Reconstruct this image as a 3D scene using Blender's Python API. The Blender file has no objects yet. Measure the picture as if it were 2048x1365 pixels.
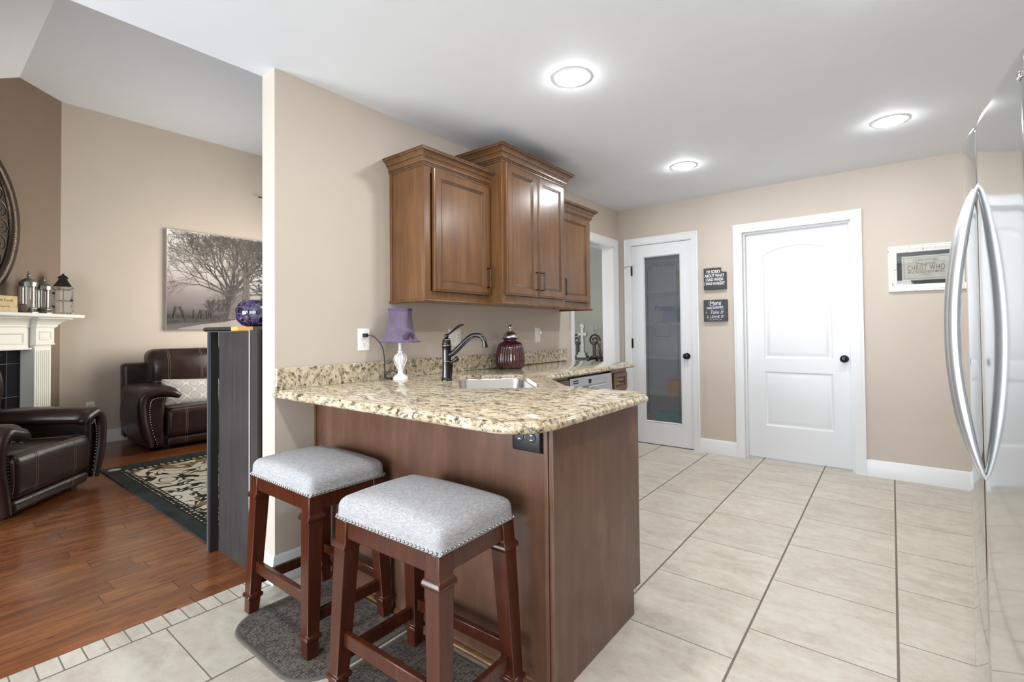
import bpy, bmesh, math, random
from math import sin, cos, pi, radians, sqrt, floor
from mathutils import Vector, Matrix
C = bpy.context.scene.collection
sc = bpy.context.scene
random.seed(7)

# ------------------------------------------------------------------ camera, world, lights, exposure
cam_d = bpy.data.cameras.new('camera'); cam = bpy.data.objects.new('camera', cam_d); C.objects.link(cam)
sc.camera = cam
FPX, CX, CY, YAW, PITCH, ROLL, CAMH = 962.89, 1024.85, 644.04, 0.6671, 0.0180, -0.0096, 1.1751
fw = Vector((-sin(YAW) * cos(PITCH), cos(YAW) * cos(PITCH), sin(PITCH)))
rt = Vector((cos(YAW), sin(YAW), 0)); up = rt.cross(fw)
r2 = cos(ROLL) * rt + sin(ROLL) * up; u2 = -sin(ROLL) * rt + cos(ROLL) * up
cam.matrix_world = Matrix(((r2.x, u2.x, -fw.x, 0), (r2.y, u2.y, -fw.y, 0), (r2.z, u2.z, -fw.z, CAMH), (0, 0, 0, 1)))
cam_d.sensor_fit = 'HORIZONTAL'; cam_d.sensor_width = 36.0
cam_d.lens = FPX / 2048 * 36.0
cam_d.shift_x = -(CX - 1024) / 2048
cam_d.shift_y = (CY - 682.5) / 2048
cam_d.clip_start = 0.02; cam_d.clip_end = 100

sc.view_settings.view_transform = 'Standard'; sc.view_settings.look = 'None'
sc.view_settings.gamma = 1; sc.view_settings.use_curve_mapping = False
sc.view_settings.exposure = 0.50
w = bpy.data.worlds.new('sky'); sc.world = w; w.use_nodes = True
bg = w.node_tree.nodes['Background']; bg.inputs[0].default_value = (0.80, 0.90, 1.0, 1); bg.inputs[1].default_value = 1.0

def area(name, loc, rot, sx, sy, power, col=(1, 1, 1)):
    l = bpy.data.lights.new(name, 'AREA'); l.shape = 'RECTANGLE'; l.size = sx; l.size_y = sy
    l.energy = power; l.color = col
    o = bpy.data.objects.new(name, l); C.objects.link(o); o.location = loc; o.rotation_euler = rot
    return o
# daylight coming in through the window openings of the rooms (behind the camera and in the living room)
area('daylight_patio_window', (-0.75, -2.96, 1.15), (radians(90), 0, 0), 2.5, 1.9, 100.0, (0.84, 0.92, 1.0))
area('daylight_living_window', (-5.1, 3.78, 1.6), (radians(-88), 0, radians(-32)), 1.4, 1.7, 35.0, (1.0, 0.94, 0.84)).data.spread = radians(120)
area('daylight_living_rear_window', (-3.55, -2.96, 1.05), (radians(90), 0, 0), 1.5, 1.25, 66.0, (0.84, 0.92, 1.0)).data.spread = radians(110)
area('hall_fill_light', (-3.6, 4.05, 1.5), (radians(90), 0, 0), 1.0, 1.4, 26.0, (0.95, 0.98, 1.0))  # unseen fill light added to brighten the hall, which has no window


# ------------------------------------------------------------------ materials
class NT:
    def __init__(s, name):
        m = bpy.data.materials.new(name); m.use_nodes = True
        s.m = m; s.t = m.node_tree; s.b = s.t.nodes['Principled BSDF']; s.out = s.t.nodes['Material Output']
    def n(s, typ, **kw):
        nd = s.t.nodes.new(typ)
        for k, v in kw.items():
            if k.startswith('_'): s.plug(nd.inputs[int(k[1:])], v)
            elif k in nd.inputs: s.plug(nd.inputs[k], v)
            else: setattr(nd, k, v)
        return nd
    def plug(s, sock, v):
        if isinstance(v, bpy.types.NodeSocket): s.t.links.new(v, sock)
        elif isinstance(v, bpy.types.Node): s.t.links.new(v.outputs[0], sock)
        else:
            if sock.type == 'RGBA' and len(v) == 3: v = (*v, 1)
            sock.default_value = v
    def math(s, op, a, b=0.0, c=None):
        nd = s.n('ShaderNodeMath', operation=op, _0=a, _1=b)
        if c is not None: s.plug(nd.inputs[2], c)
        return nd.outputs[0]
    def pos(s): return s.n('ShaderNodeNewGeometry').outputs['Position']
    def obj(s): return s.n('ShaderNodeTexCoord').outputs['Object']
    def scale(s, v, sc3): return s.n('ShaderNodeVectorMath', operation='MULTIPLY', _0=v, _1=sc3).outputs[0]
    def noise(s, v, scale, detail=3, rough=.5, dist=0.0):
        return s.n('ShaderNodeTexNoise', Vector=v, Scale=scale, Detail=detail, Roughness=rough, Distortion=dist).outputs['Fac']
    def ramp(s, f, stops, interp='LINEAR'):
        nd = s.n('ShaderNodeValToRGB', Fac=f); r = nd.color_ramp; r.interpolation = interp
        while len(r.elements) < len(stops): r.elements.new(.5)
        for e, (p, c) in zip(r.elements, stops):
            e.position = p; e.color = (*c, 1) if len(c) == 3 else c
        return nd.outputs[0]
    def mix(s, f, a, b, blend='MIX'):
        nd = s.n('ShaderNodeMix', data_type='RGBA', blend_type=blend)
        s.plug(nd.inputs[0], f); s.plug(nd.inputs[6], a); s.plug(nd.inputs[7], b)
        return nd.outputs[2]
    def set(s, **kw):
        names = dict(col='Base Color', rough='Roughness', metal='Metallic', spec='Specular IOR Level', trans='Transmission Weight', ior='IOR',
                     coat='Coat Weight', coatr='Coat Roughness', sheen='Sheen Weight', emis='Emission Color', emstr='Emission Strength', alpha='Alpha')
        for k, v in kw.items(): s.plug(s.b.inputs[names[k]], v)
        return s
    def bump(s, h, strength=.2, dist=.002):
        nd = s.n('ShaderNodeBump', Height=h, Strength=strength, Distance=dist)
        s.t.links.new(nd.outputs[0], s.b.inputs['Normal']); return s

def plain(name, col, rough=.5, metal=0, var=0, vscale=8, bump=0, bscale=200, **kw):
    t = NT(name); t.set(rough=rough, metal=metal, **kw)
    if var:
        f = t.noise(t.pos(), vscale)
        t.set(col=t.ramp(f, [(.3, tuple(c * (1 - var) for c in col)), (.7, tuple(min(1, c * (1 + var)) for c in col))]))
    else: t.set(col=col)
    if bump: t.bump(t.noise(t.pos(), bscale, 2), bump)
    return t.m

MAT = {}
MAT['wall'] = plain('wall_paint_taupe', (.525, .457, .387), .62, var=.02, vscale=3, bump=.08, bscale=160)
MAT['accent'] = plain('wall_paint_brown', (.185, .132, .094), .6, var=.02, bump=.08, bscale=160)
MAT['sage'] = plain('wall_paint_sage', (.40, .405, .35), .6, var=.02)
MAT['ceil'] = plain('ceiling_paint', (.80, .83, .87), .75, var=.01, bump=.06, bscale=60)
MAT['trim'] = plain('white_trim_paint', (.73, .735, .74), .32)
MAT['door'] = plain('white_door_paint', (.70, .71, .725), .34)
MAT['mantelw'] = plain('ivory_mantel_paint', (.80, .79, .73), .4)
MAT['black'] = plain('black_plastic', (.012, .012, .013), .35)
MAT['dkslot'] = plain('dark_slot', (.02, .02, .02), .6)
MAT['bronze'] = plain('oil_rubbed_bronze', (.055, .040, .032), .32, metal=.85, var=.2, vscale=30)
MAT['faucet'] = plain('faucet_dark_bronze', (.045, .042, .045), .18, metal=.9)
MAT['brass'] = plain('brass_ring', (.5, .38, .18), .3, metal=1)
MAT['white_pl'] = plain('white_plastic', (.82, .82, .80), .35)
MAT['almond'] = plain('almond_plastic', (.72, .69, .62), .35)
MAT['screw'] = plain('screw_metal', (.6, .6, .6), .35, metal=1)
MAT['chrome'] = plain('chrome', (.75, .76, .78), .12, metal=1)
MAT['nail'] = plain('nickel_nailhead', (.30, .285, .27), .3, metal=1)
MAT['signblk'] = plain('sign_black', (.035, .032, .036), .5, var=.15, vscale=20)
MAT['signwht'] = plain('sign_lettering', (.80, .80, .80), .6)
MAT['chalk'] = plain('chalk_lettering', (.62, .64, .70), .7)
MAT['matgrey'] = plain('mat_board_grey', (.075, .075, .08), .7)
MAT['paper'] = plain('art_paper', (.74, .72, .62), .8, var=.04, vscale=15)
MAT['paperedge'] = plain('art_paper_cream', (.80, .78, .70), .8)
MAT['ink'] = plain('art_ink', (.22, .19, .17), .8)
MAT['inkred'] = plain('art_ink_rust', (.36, .20, .16), .8)
MAT['orangewood'] = plain('raw_wood_edge', (.62, .33, .10), .6)
MAT['stitch'] = plain('tan_stitching', (.25, .17, .115), .7)
MAT['gum'] = plain('foot_black', (.01, .01, .01), .5)

def tiles_mat(name, x0, px, ysh_even, ysh_odd, py, gx, gy):
    t = NT(name); P = t.pos(); s = t.n('ShaderNodeSeparateXYZ', _0=P); X, Y = s.outputs[0], s.outputs[1]
    ux = t.math('DIVIDE', t.math('SUBTRACT', X, x0), px); col = t.math('FLOOR', ux); fx = t.math('FRACT', ux)
    odd = t.math('FLOORED_MODULO', col, 2.0)
    yy = t.math('SUBTRACT', t.math('SUBTRACT', Y, ysh_even), t.math('MULTIPLY', odd, ysh_odd - ysh_even))
    uy = t.math('DIVIDE', yy, py); row = t.math('FLOOR', uy); fy = t.math('FRACT', uy)
    dx = t.math('MULTIPLY', t.math('MINIMUM', fx, t.math('SUBTRACT', 1.0, fx)), px)
    dy = t.math('MULTIPLY', t.math('MINIMUM', fy, t.math('SUBTRACT', 1.0, fy)), py)
    gm = t.math('MAXIMUM', t.math('LESS_THAN', dx, gx), t.math('LESS_THAN', dy, gy))
    cid = t.n('ShaderNodeCombineXYZ', _0=col, _1=row); wn = t.n('ShaderNodeTexWhiteNoise', Vector=cid.outputs[0])
    off = t.n('ShaderNodeVectorMath', operation='MULTIPLY_ADD', _0=wn.outputs['Color'], _1=(7, 7, 7), _2=P).outputs[0]
    n1 = t.noise(t.scale(off, (1.0, 2.2, 1)), 5, 6, .65, .6); n2 = t.noise(off, 26, 4, .7)
    base = t.ramp(n1, [(.28, (.40, .34, .268)), (.5, (.50, .44, .36)), (.72, (.58, .535, .46))])
    base = t.mix(t.ramp(n2, [(.40, (0, 0, 0)), (.75, (.45, .45, .45))]), base, (.63, .61, .57))
    tint = t.math('MULTIPLY_ADD', wn.outputs['Value'], .10, .93)
    base = t.mix(1.0, base, t.n('ShaderNodeCombineColor', _0=tint, _1=tint, _2=tint).outputs[0], 'MULTIPLY')
    t.set(col=t.mix(gm, base, (.15, .122, .098)), rough=t.math('MULTIPLY_ADD', gm, .45, .33), spec=.35)
    h = t.math('SUBTRACT', t.math('MULTIPLY', n2, .15), gm)
    t.bump(h, .35, .002); return t.m
MAT['tile'] = tiles_mat('beige_floor_tile', -1.8378, .4585, 1.838, 2.0625, .4665, .0042, .0022)
MAT['btile'] = tiles_mat('border_floor_tile', -2.2975, 10.0, .3005, .3005, .0637, .003, .0022)

def woodfloor():
    t = NT('hardwood_floor'); P = t.pos(); s = t.n('ShaderNodeSeparateXYZ', _0=P); X, Y = s.outputs[0], s.outputs[1]
    ux = t.math('DIVIDE', X, .118); row = t.math('FLOOR', ux); fx = t.math('FRACT', ux)
    w1 = t.n('ShaderNodeTexWhiteNoise', noise_dimensions='1D'); t.plug(w1.inputs['W'], row)
    uy = t.math('ADD', t.math('DIVIDE', Y, .95), t.math('MULTIPLY', w1.outputs['Value'], 3.7)); cell = t.math('FLOOR', uy); fy = t.math('FRACT', uy)
    idv = t.n('ShaderNodeCombineXYZ', _0=row, _1=cell).outputs[0]; w2 = t.n('ShaderNodeTexWhiteNoise', Vector=idv)
    off = t.n('ShaderNodeVectorMath', operation='MULTIPLY_ADD', _0=w2.outputs['Color'], _1=(9, 9, 9), _2=P).outputs[0]
    g = t.noise(t.scale(off, (38, 2.0, 1)), 1.0, 5, .62, .5); b = t.noise(t.scale(off, (8, 3.0, 1)), 1.0, 4, .6, .8); k = t.noise(t.scale(off, (30, 9, 1)), 1.0, 3, .5)
    c = t.mix(w2.outputs['Value'], (.165, .052, .017), (.265, .092, .030))
    c = t.mix(t.ramp(g, [(.38, (.75, .75, .75)), (.62, (0, 0, 0))]), c, (.085, .028, .012))
    c = t.mix(t.ramp(b, [(.50, (0, 0, 0)), (.75, (.6, .6, .6))]), c, (.31, .12, .038))
    c = t.mix(t.ramp(k, [(.27, (.8, .8, .8)), (.36, (0, 0, 0))]), c, (.045, .017, .008))
    dx = t.math('MULTIPLY', t.math('MINIMUM', fx, t.math('SUBTRACT', 1.0, fx)), .118); dy = t.math('MULTIPLY', t.math('MINIMUM', fy, t.math('SUBTRACT', 1.0, fy)), .95)
    gap = t.math('MAXIMUM', t.math('LESS_THAN', dx, .0009), t.math('LESS_THAN', dy, .0013))
    t.set(col=t.mix(gap, c, (.022, .010, .006)), rough=t.math('MULTIPLY_ADD', g, .12, .15), spec=.5)
    t.bump(t.math('SUBTRACT', t.math('ADD', t.math('MULTIPLY', g, .15), t.math('MULTIPLY', b, .5)), gap), .22, .002); return t.m
MAT['woodfloor'] = woodfloor()

def granite(name, mul=1.0):
    t = NT(name); P = t.pos()
    w1 = t.n('ShaderNodeTexNoise', Vector=P, Scale=9, Detail=4).outputs['Color']
    Q = t.n('ShaderNodeVectorMath', operation='MULTIPLY_ADD', _0=w1, _1=(.05, .05, .05), _2=P).outputs[0]
    Q = t.n('ShaderNodeMapping', Vector=Q, Rotation=(0, 0, radians(35)), Scale=(1.0, 1.9, 1.6)).outputs[0]
    n1 = t.noise(Q, 30, 7, .78, .5); n2 = t.noise(Q, 15, 6, .72, .8); n3 = t.noise(Q, 110, 3, .6)
    c = t.ramp(n2, [(.30, (.24, .155, .075)), (.43, (.45, .345, .205)), (.55, (.62, .53, .385)), (.70, (.58, .53, .46))])
    c = t.mix(t.ramp(n3, [(.45, (0, 0, 0)), (.65, (.5, .5, .5))]), c, (.65, .59, .465))
    c = t.mix(t.ramp(n1, [(.40, (1, 1, 1)), (.475, (.30, .30, .30)), (.52, (0, 0, 0))]), c, (.060, .046, .036))
    t.set(col=c, rough=.035, spec=.55); return t.m
MAT['granite'] = granite('granite')

def cabwood(name, a, b, d, rough=.27, sc3=(14, 14, 1.1), coat=.25, spec=.45):
    t = NT(name); P = t.pos()
    n1 = t.noise(t.scale(P, sc3), 1.6, 5, .6, .7); n2 = t.noise(t.scale(P, (sc3[0] * 7, sc3[1] * 7, sc3[2] * 3)), 1.0, 3, .6); n3 = t.noise(P, 5, 2)
    c = t.ramp(n1, [(.30, a), (.70, b)])
    c = t.mix(t.ramp(n2, [(.45, (.35, .35, .35)), (.65, (0, 0, 0))]), c, d)
    c = t.mix(t.ramp(n3, [(.45, (0, 0, 0)), (.75, (.35, .35, .35))]), c, d)
    t.set(col=c, rough=rough, spec=spec, coat=coat, coatr=.2); t.bump(n2, .05, .001); return t.m
MAT['maple'] = cabwood('stained_maple', (.122, .053, .019), (.198, .095, .036), (.088, .037, .014))
MAT['mapledark'] = cabwood('stained_maple_panel', (.098, .046, .028), (.165, .084, .053), (.070, .034, .021), .27, (3.2, 3.2, 1.0), .08)
MAT['glaze'] = plain('dark_glaze_groove', (.040, .019, .011), .5)
MAT['cherry'] = cabwood('dark_cherry', (.048, .0105, .0045), (.085, .020, .0075), (.028, .007, .004), .22, coat=.0)
MAT['ebony'] = cabwood('espresso_woodgrain', (.019, .0165, .0165), (.032, .028, .028), (.066, .055, .050), .6, (22, 22, .9), 0.0, .2)
MAT['ebonyflat'] = plain('espresso_flat', (.014, .013, .014), .4)
MAT['ebonylit'] = plain('espresso_lit_edge', (.07, .08, .095), .3)  # espresso with bluish light put into the colour

def leather():
    t = NT('brown_leather'); P = t.pos(); n = t.noise(P, 6, 4, .6); v = t.n('ShaderNodeTexVoronoi', Vector=P, Scale=260).outputs[0]
    t.set(col=t.ramp(n, [(.3, (.016, .0075, .0065)), (.7, (.032, .0150, .0120))]), rough=t.math('MULTIPLY_ADD', n, .18, .22), spec=.42)
    w2 = t.noise(t.scale(P, (1, 1, 2.2)), 9, 4, .6, 1.2)
    t.bump(t.math('ADD', t.math('MULTIPLY', v, .12), t.math('MULTIPLY', w2, 1.2)), .28, .006); return t.m
MAT['leather'] = leather()

def linen():
    t = NT('grey_linen'); P = t.obj()
    a = t.noise(t.scale(P, (60, 520, 520)), 1, 3, .6); b = t.noise(t.scale(P, (520, 60, 300)), 1, 3, .6)
    f = t.math('MULTIPLY_ADD', t.math('ADD', a, b), .5, 0.0)
    t.set(col=t.ramp(f, [(.34, (.21, .205, .21)), (.52, (.37, .365, .37)), (.68, (.52, .515, .51))]), rough=.9, spec=.1)
    t.bump(f, .35, .0015); return t.m
MAT['linen'] = linen()

def brushed(name, col, rough, sc3, spec=.5):
    t = NT(name); n = t.noise(t.scale(t.pos(), sc3), 1, 3, .7)
    t.set(col=col, metal=1, rough=t.math('MULTIPLY_ADD', n, .06, rough)); return t.m
MAT['fridge'] = brushed('stainless_door', (.64, .645, .645), .055, (3, 3, 260))
MAT['handle'] = plain('satin_handle', (.62, .63, .64), .38, metal=.8)
MAT['fridgeside'] = plain('fridge_side_grey', (.09, .09, .095), .45)
MAT['steel'] = brushed('sink_steel', (.62, .62, .62), .20, (60, 60, 60))
MAT['dwsteel'] = plain('dishwasher_steel', (.46, .465, .48), .27, metal=1)

def matrug():
    t = NT('basketweave_mat'); P = t.obj(); v = t.n('ShaderNodeTexVoronoi', Vector=t.scale(P, (1, 1.5, 1)), Scale=78, Randomness=.45)
    n = t.noise(P, 60, 3); 
    c = t.ramp(v.outputs[0], [(.1, (.20, .165, .14)), (.55, (.060, .049, .043))])
    t.set(col=t.mix(t.ramp(n, [(.4, (0, 0, 0)), (.7, (.5, .5, .5))]), c, (.20, .175, .155)), rough=.95, spec=.05); t.bump(v.outputs[0], -.8, .004); return t.m
MAT['mat'] = matrug()
MAT['matedge'] = plain('mat_binding', (.105, .09, .075), .9, bump=.5, bscale=500)

def arearug():
    t = NT('scroll_area_rug'); P = t.pos(); s = t.n('ShaderNodeSeparateXYZ', _0=P); X, Y = s.outputs[0], s.outputs[1]
    x0, x1, y0, y1 = -5.38, -3.02, 1.065, 2.75
    e = t.math('MINIMUM', t.math('MULTIPLY', t.math('MINIMUM', t.math('SUBTRACT', X, x0), t.math('SUBTRACT', x1, X)), .5), t.math('MINIMUM', t.math('SUBTRACT', Y, y0), t.math('SUBTRACT', y1, Y)))
    n = t.n('ShaderNodeTexNoise', Vector=P, Scale=4.0, Detail=1.0, Distortion=1.7).outputs[0]; n2 = t.n('ShaderNodeTexNoise', Vector=t.n('ShaderNodeVectorMath', _0=P, _1=(5.3, 2.2, 0)).outputs[0], Scale=3.0, Detail=2, Distortion=2.2).outputs[0]
    scr = t.math('LESS_THAN', t.math('ABSOLUTE', t.math('SUBTRACT', n, .5)), .036)
    gold = t.math('GREATER_THAN', n2, .60)
    field = t.mix(gold, (.60, .54, .43), (.20, .145, .07)); field = t.mix(scr, field, (.030, .026, .020))
    vb = t.n('ShaderNodeTexVoronoi', Vector=P, Scale=20.0, Randomness=.2).outputs[0]
    band = t.mix(t.math('LESS_THAN', vb, .33), (.025, .022, .018), (.42, .37, .28))
    bn = t.noise(P, 6, 4)
    dark = t.ramp(bn, [(.3, (.022, .028, .025)), (.7, (.045, .050, .046))])
    c = t.mix(t.math('GREATER_THAN', e, .088), dark, (.018, .016, .014))
    c = t.mix(t.math('GREATER_THAN', e, .098), c, band); c = t.mix(t.math('GREATER_THAN', e, .140), c, (.02, .018, .015)); c = t.mix(t.math('GREATER_THAN', e, .150), c, field)
    dx = t.math('SUBTRACT', X, -5.27); dy = t.math('SUBTRACT', Y, 1.145)
    dd = t.math('ADD', t.math('MULTIPLY', dx, dx), t.math('MULTIPLY', dy, dy))
    c = t.mix(t.math('LESS_THAN', dd, .0022), c, (.34, .33, .30))
    t.set(col=c, rough=.95, spec=.05); t.bump(t.noise(P, 300, 2), .4, .003); return t.m
MAT['rug'] = arearug()

def pillowmat():
    t = NT('trellis_pillow_fabric'); P = t.obj(); s = t.n('ShaderNodeSeparateXYZ', _0=P); X, Z = s.outputs[0], s.outputs[2]
    k = 2 * pi / .155
    a = t.math('COSINE', t.math('MULTIPLY', X, k)); b = t.math('COSINE', t.math('MULTIPLY', Z, k * 1.05))
    f = t.math('ABSOLUTE', t.math('ADD', a, b)); f2 = t.math('MULTIPLY_ADD', t.math('COSINE', t.math('MULTIPLY', X, k * 3)), .12, f)
    c = t.ramp(f2, [(0, (.60, .585, .55)), (.10, (.60, .585, .55)), (.22, (.62, .60, .57)), (.27, (.34, .33, .325)), (.36, (.34, .33, .325)), (.40, (.46, .44, .40)), (.70, (.42, .40, .36)), (.78, (.27, .26, .255)), (.86, (.47, .45, .42))])
    t.set(col=c, rough=.9, spec=.1); return t.m
MAT['pillow'] = pillowmat()

def glassm(name, col, rough, ior=1.45):
    t = NT(name); t.set(col=col, rough=rough, trans=1.0, ior=ior); return t.m
t = NT('frosted_glass'); t.set(col=(.84, .86, .88), rough=.20, trans=.93, ior=1.45); MAT['frost'] = t.m
MAT['clear'] = glassm('clear_glass', (.95, .97, .97), .0)
MAT['amethyst'] = plain('amethyst_glass', (.052, .011, .015), .05, spec=.9)
MAT['mercury'] = plain('mercury_glass', (.55, .57, .60), .16, metal=1, var=.4, vscale=160, bump=.8, bscale=180)
MAT['etch'] = plain('etched_line', (.075, .077, .08), .35)
MAT['frame_gl'] = glassm('picture_glass', (1, 1, 1), .0)

def mosaic():
    t = NT('purple_mosaic'); v = t.n('ShaderNodeTexVoronoi', Vector=t.obj(), Scale=38, feature='DISTANCE_TO_EDGE'); c2 = t.n('ShaderNodeTexVoronoi', Vector=t.obj(), Scale=38)
    c = t.ramp(c2.outputs['Color'], [(.2, (.006, .004, .020)), (.6, (.022, .013, .060)), (.9, (.075, .052, .14))])
    t.set(col=t.mix(t.math('LESS_THAN', v.outputs[0], .035), c, (.13, .11, .12)), rough=.08, spec=.8); t.bump(v.outputs[0], .4, .002); return t.m
MAT['mosaic'] = mosaic()
MAT['lavender'] = plain('lavender_fabric', (.118, .088, .138), .85, var=.16, vscale=22, bump=.3, bscale=300, sheen=.2)
MAT['lavdark'] = plain('plum_trim', (.10, .065, .135), .8)
MAT['chippy'] = plain('chippy_white_paint', (.80, .80, .78), .5, var=.10, vscale=45, bump=.5, bscale=90)
MAT['grape'] = plain('grape_flower', (.075, .040, .085), .7, var=.3, vscale=60)
MAT['frwhite'] = NT('distressed_white').set(rough=.6).m
def distressed(name, a, b, sc=40, th=.62):
    t = NT(name); n = t.noise(t.scale(t.pos(), (1, 1, .35)), sc, 4, .7); t.set(col=t.ramp(n, [(th, a), (th + .05, b)]), rough=.65); t.bump(n, .2); return t.m
MAT['frwhite'] = distressed('distressed_white', (.76, .76, .71), (.10, .09, .08))
MAT['lanternw'] = distressed('weathered_grey_wood', (.52, .46, .40), (.20, .16, .13), 60, .52)
MAT['rustroof'] = plain('dark_iron', (.035, .030, .028), .45, metal=.6, var=.2)
MAT['hammer'] = plain('hammered_metal', (.085, .065, .055), .27, metal=.9, bump=1.0, bscale=110)
MAT['copper'] = plain('copper_wire', (.40, .24, .13), .35, metal=1)
MAT['clockface'] = plain('dark_backing', (.020, .016, .012), .5, var=.3)
MAT['pewter'] = plain('pewter_scroll', (.22, .22, .20), .35, metal=.8, var=.4, vscale=80, bump=.6, bscale=120)
MAT['block'] = plain('tan_block', (.55, .42, .24), .7, var=.12, vscale=30)
MAT['blocktxt'] = plain('brown_lettering', (.16, .10, .06), .8)
MAT['twigball'] = plain('twig_ball', (.10, .07, .055), .8, var=.4, vscale=70, bump=1, bscale=120)
def firetile():
    t = NT('black_fire_tile'); br = t.n('ShaderNodeTexBrick', Vector=t.n('ShaderNodeMapping', Vector=t.obj(), Rotation=(radians(-90), 0, 0), Location=(.0, .0, 0)).outputs[0], offset=0.0, Scale=1.0, **{'Mortar Size': .002, 'Brick Width': .31, 'Row Height': .305, 'Color1': (.006, .006, .008), 'Color2': (.010, .010, .013), 'Mortar': (.14, .14, .14)})
    t.set(col=br.outputs[0], rough=.10, spec=.25); return t.m
MAT['firetile'] = firetile()
MAT['grey_panel'] = plain('grey_glass_panel', (.10, .11, .12), .15)
MAT['twig'] = plain('dark_twigs', (.035, .025, .022), .8)
MAT['ironscroll'] = plain('scroll_iron', (.03, .027, .025), .5, metal=.4)
MAT['crossw'] = plain('whitewashed_cross', (.33, .33, .30), .7, var=.2, vscale=50)
MAT['teal'] = plain('teal_bin', (.02, .30, .32), .5)
MAT['orange'] = plain('orange_box', (.75, .24, .05), .5)
MAT['tan_box'] = plain('tan_box', (.50, .36, .20), .6)
MAT['bluebox'] = plain('blue_box', (.10, .16, .40), .5)
t = NT('can_light_lens'); t.set(col=(1, 1, 1), emis=(.96, .985, 1.0), emstr=185.0); MAT['lens'] = t.m

def canvasmat():
    t = NT('misty_landscape_print'); s = t.n('ShaderNodeSeparateXYZ', _0=t.obj()); Z = s.outputs[2]; Y = s.outputs[1]
    u = t.math('DIVIDE', Z, 1.205)
    n = t.noise(t.scale(t.obj(), (1, 3, 8)), 2.0, 4)
    f = t.math('MULTIPLY_ADD', n, .06, u)
    c = t.ramp(f, [(.0, (.20, .175, .17)), (.10, (.12, .105, .105)), (.17, (.055, .05, .05)), (.24, (.16, .14, .14)), (.40, (.27, .24, .235)), (.62, (.52, .475, .445)), (1.0, (.80, .77, .72))])
    t.set(col=c, rough=.85, spec=.1); return t.m
MAT['print'] = canvasmat()
MAT['printdark'] = plain('print_black', (.060, .052, .049), .85, var=.3, vscale=20)
MAT['printmid'] = plain('print_grey', (.125, .108, .10), .85, var=.2, vscale=20)
MAT['printlite'] = plain('print_path', (.30, .27, .255), .85)
MAT['canvasedge'] = plain('canvas_edge', (.66, .62, .55), .85)
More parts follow.
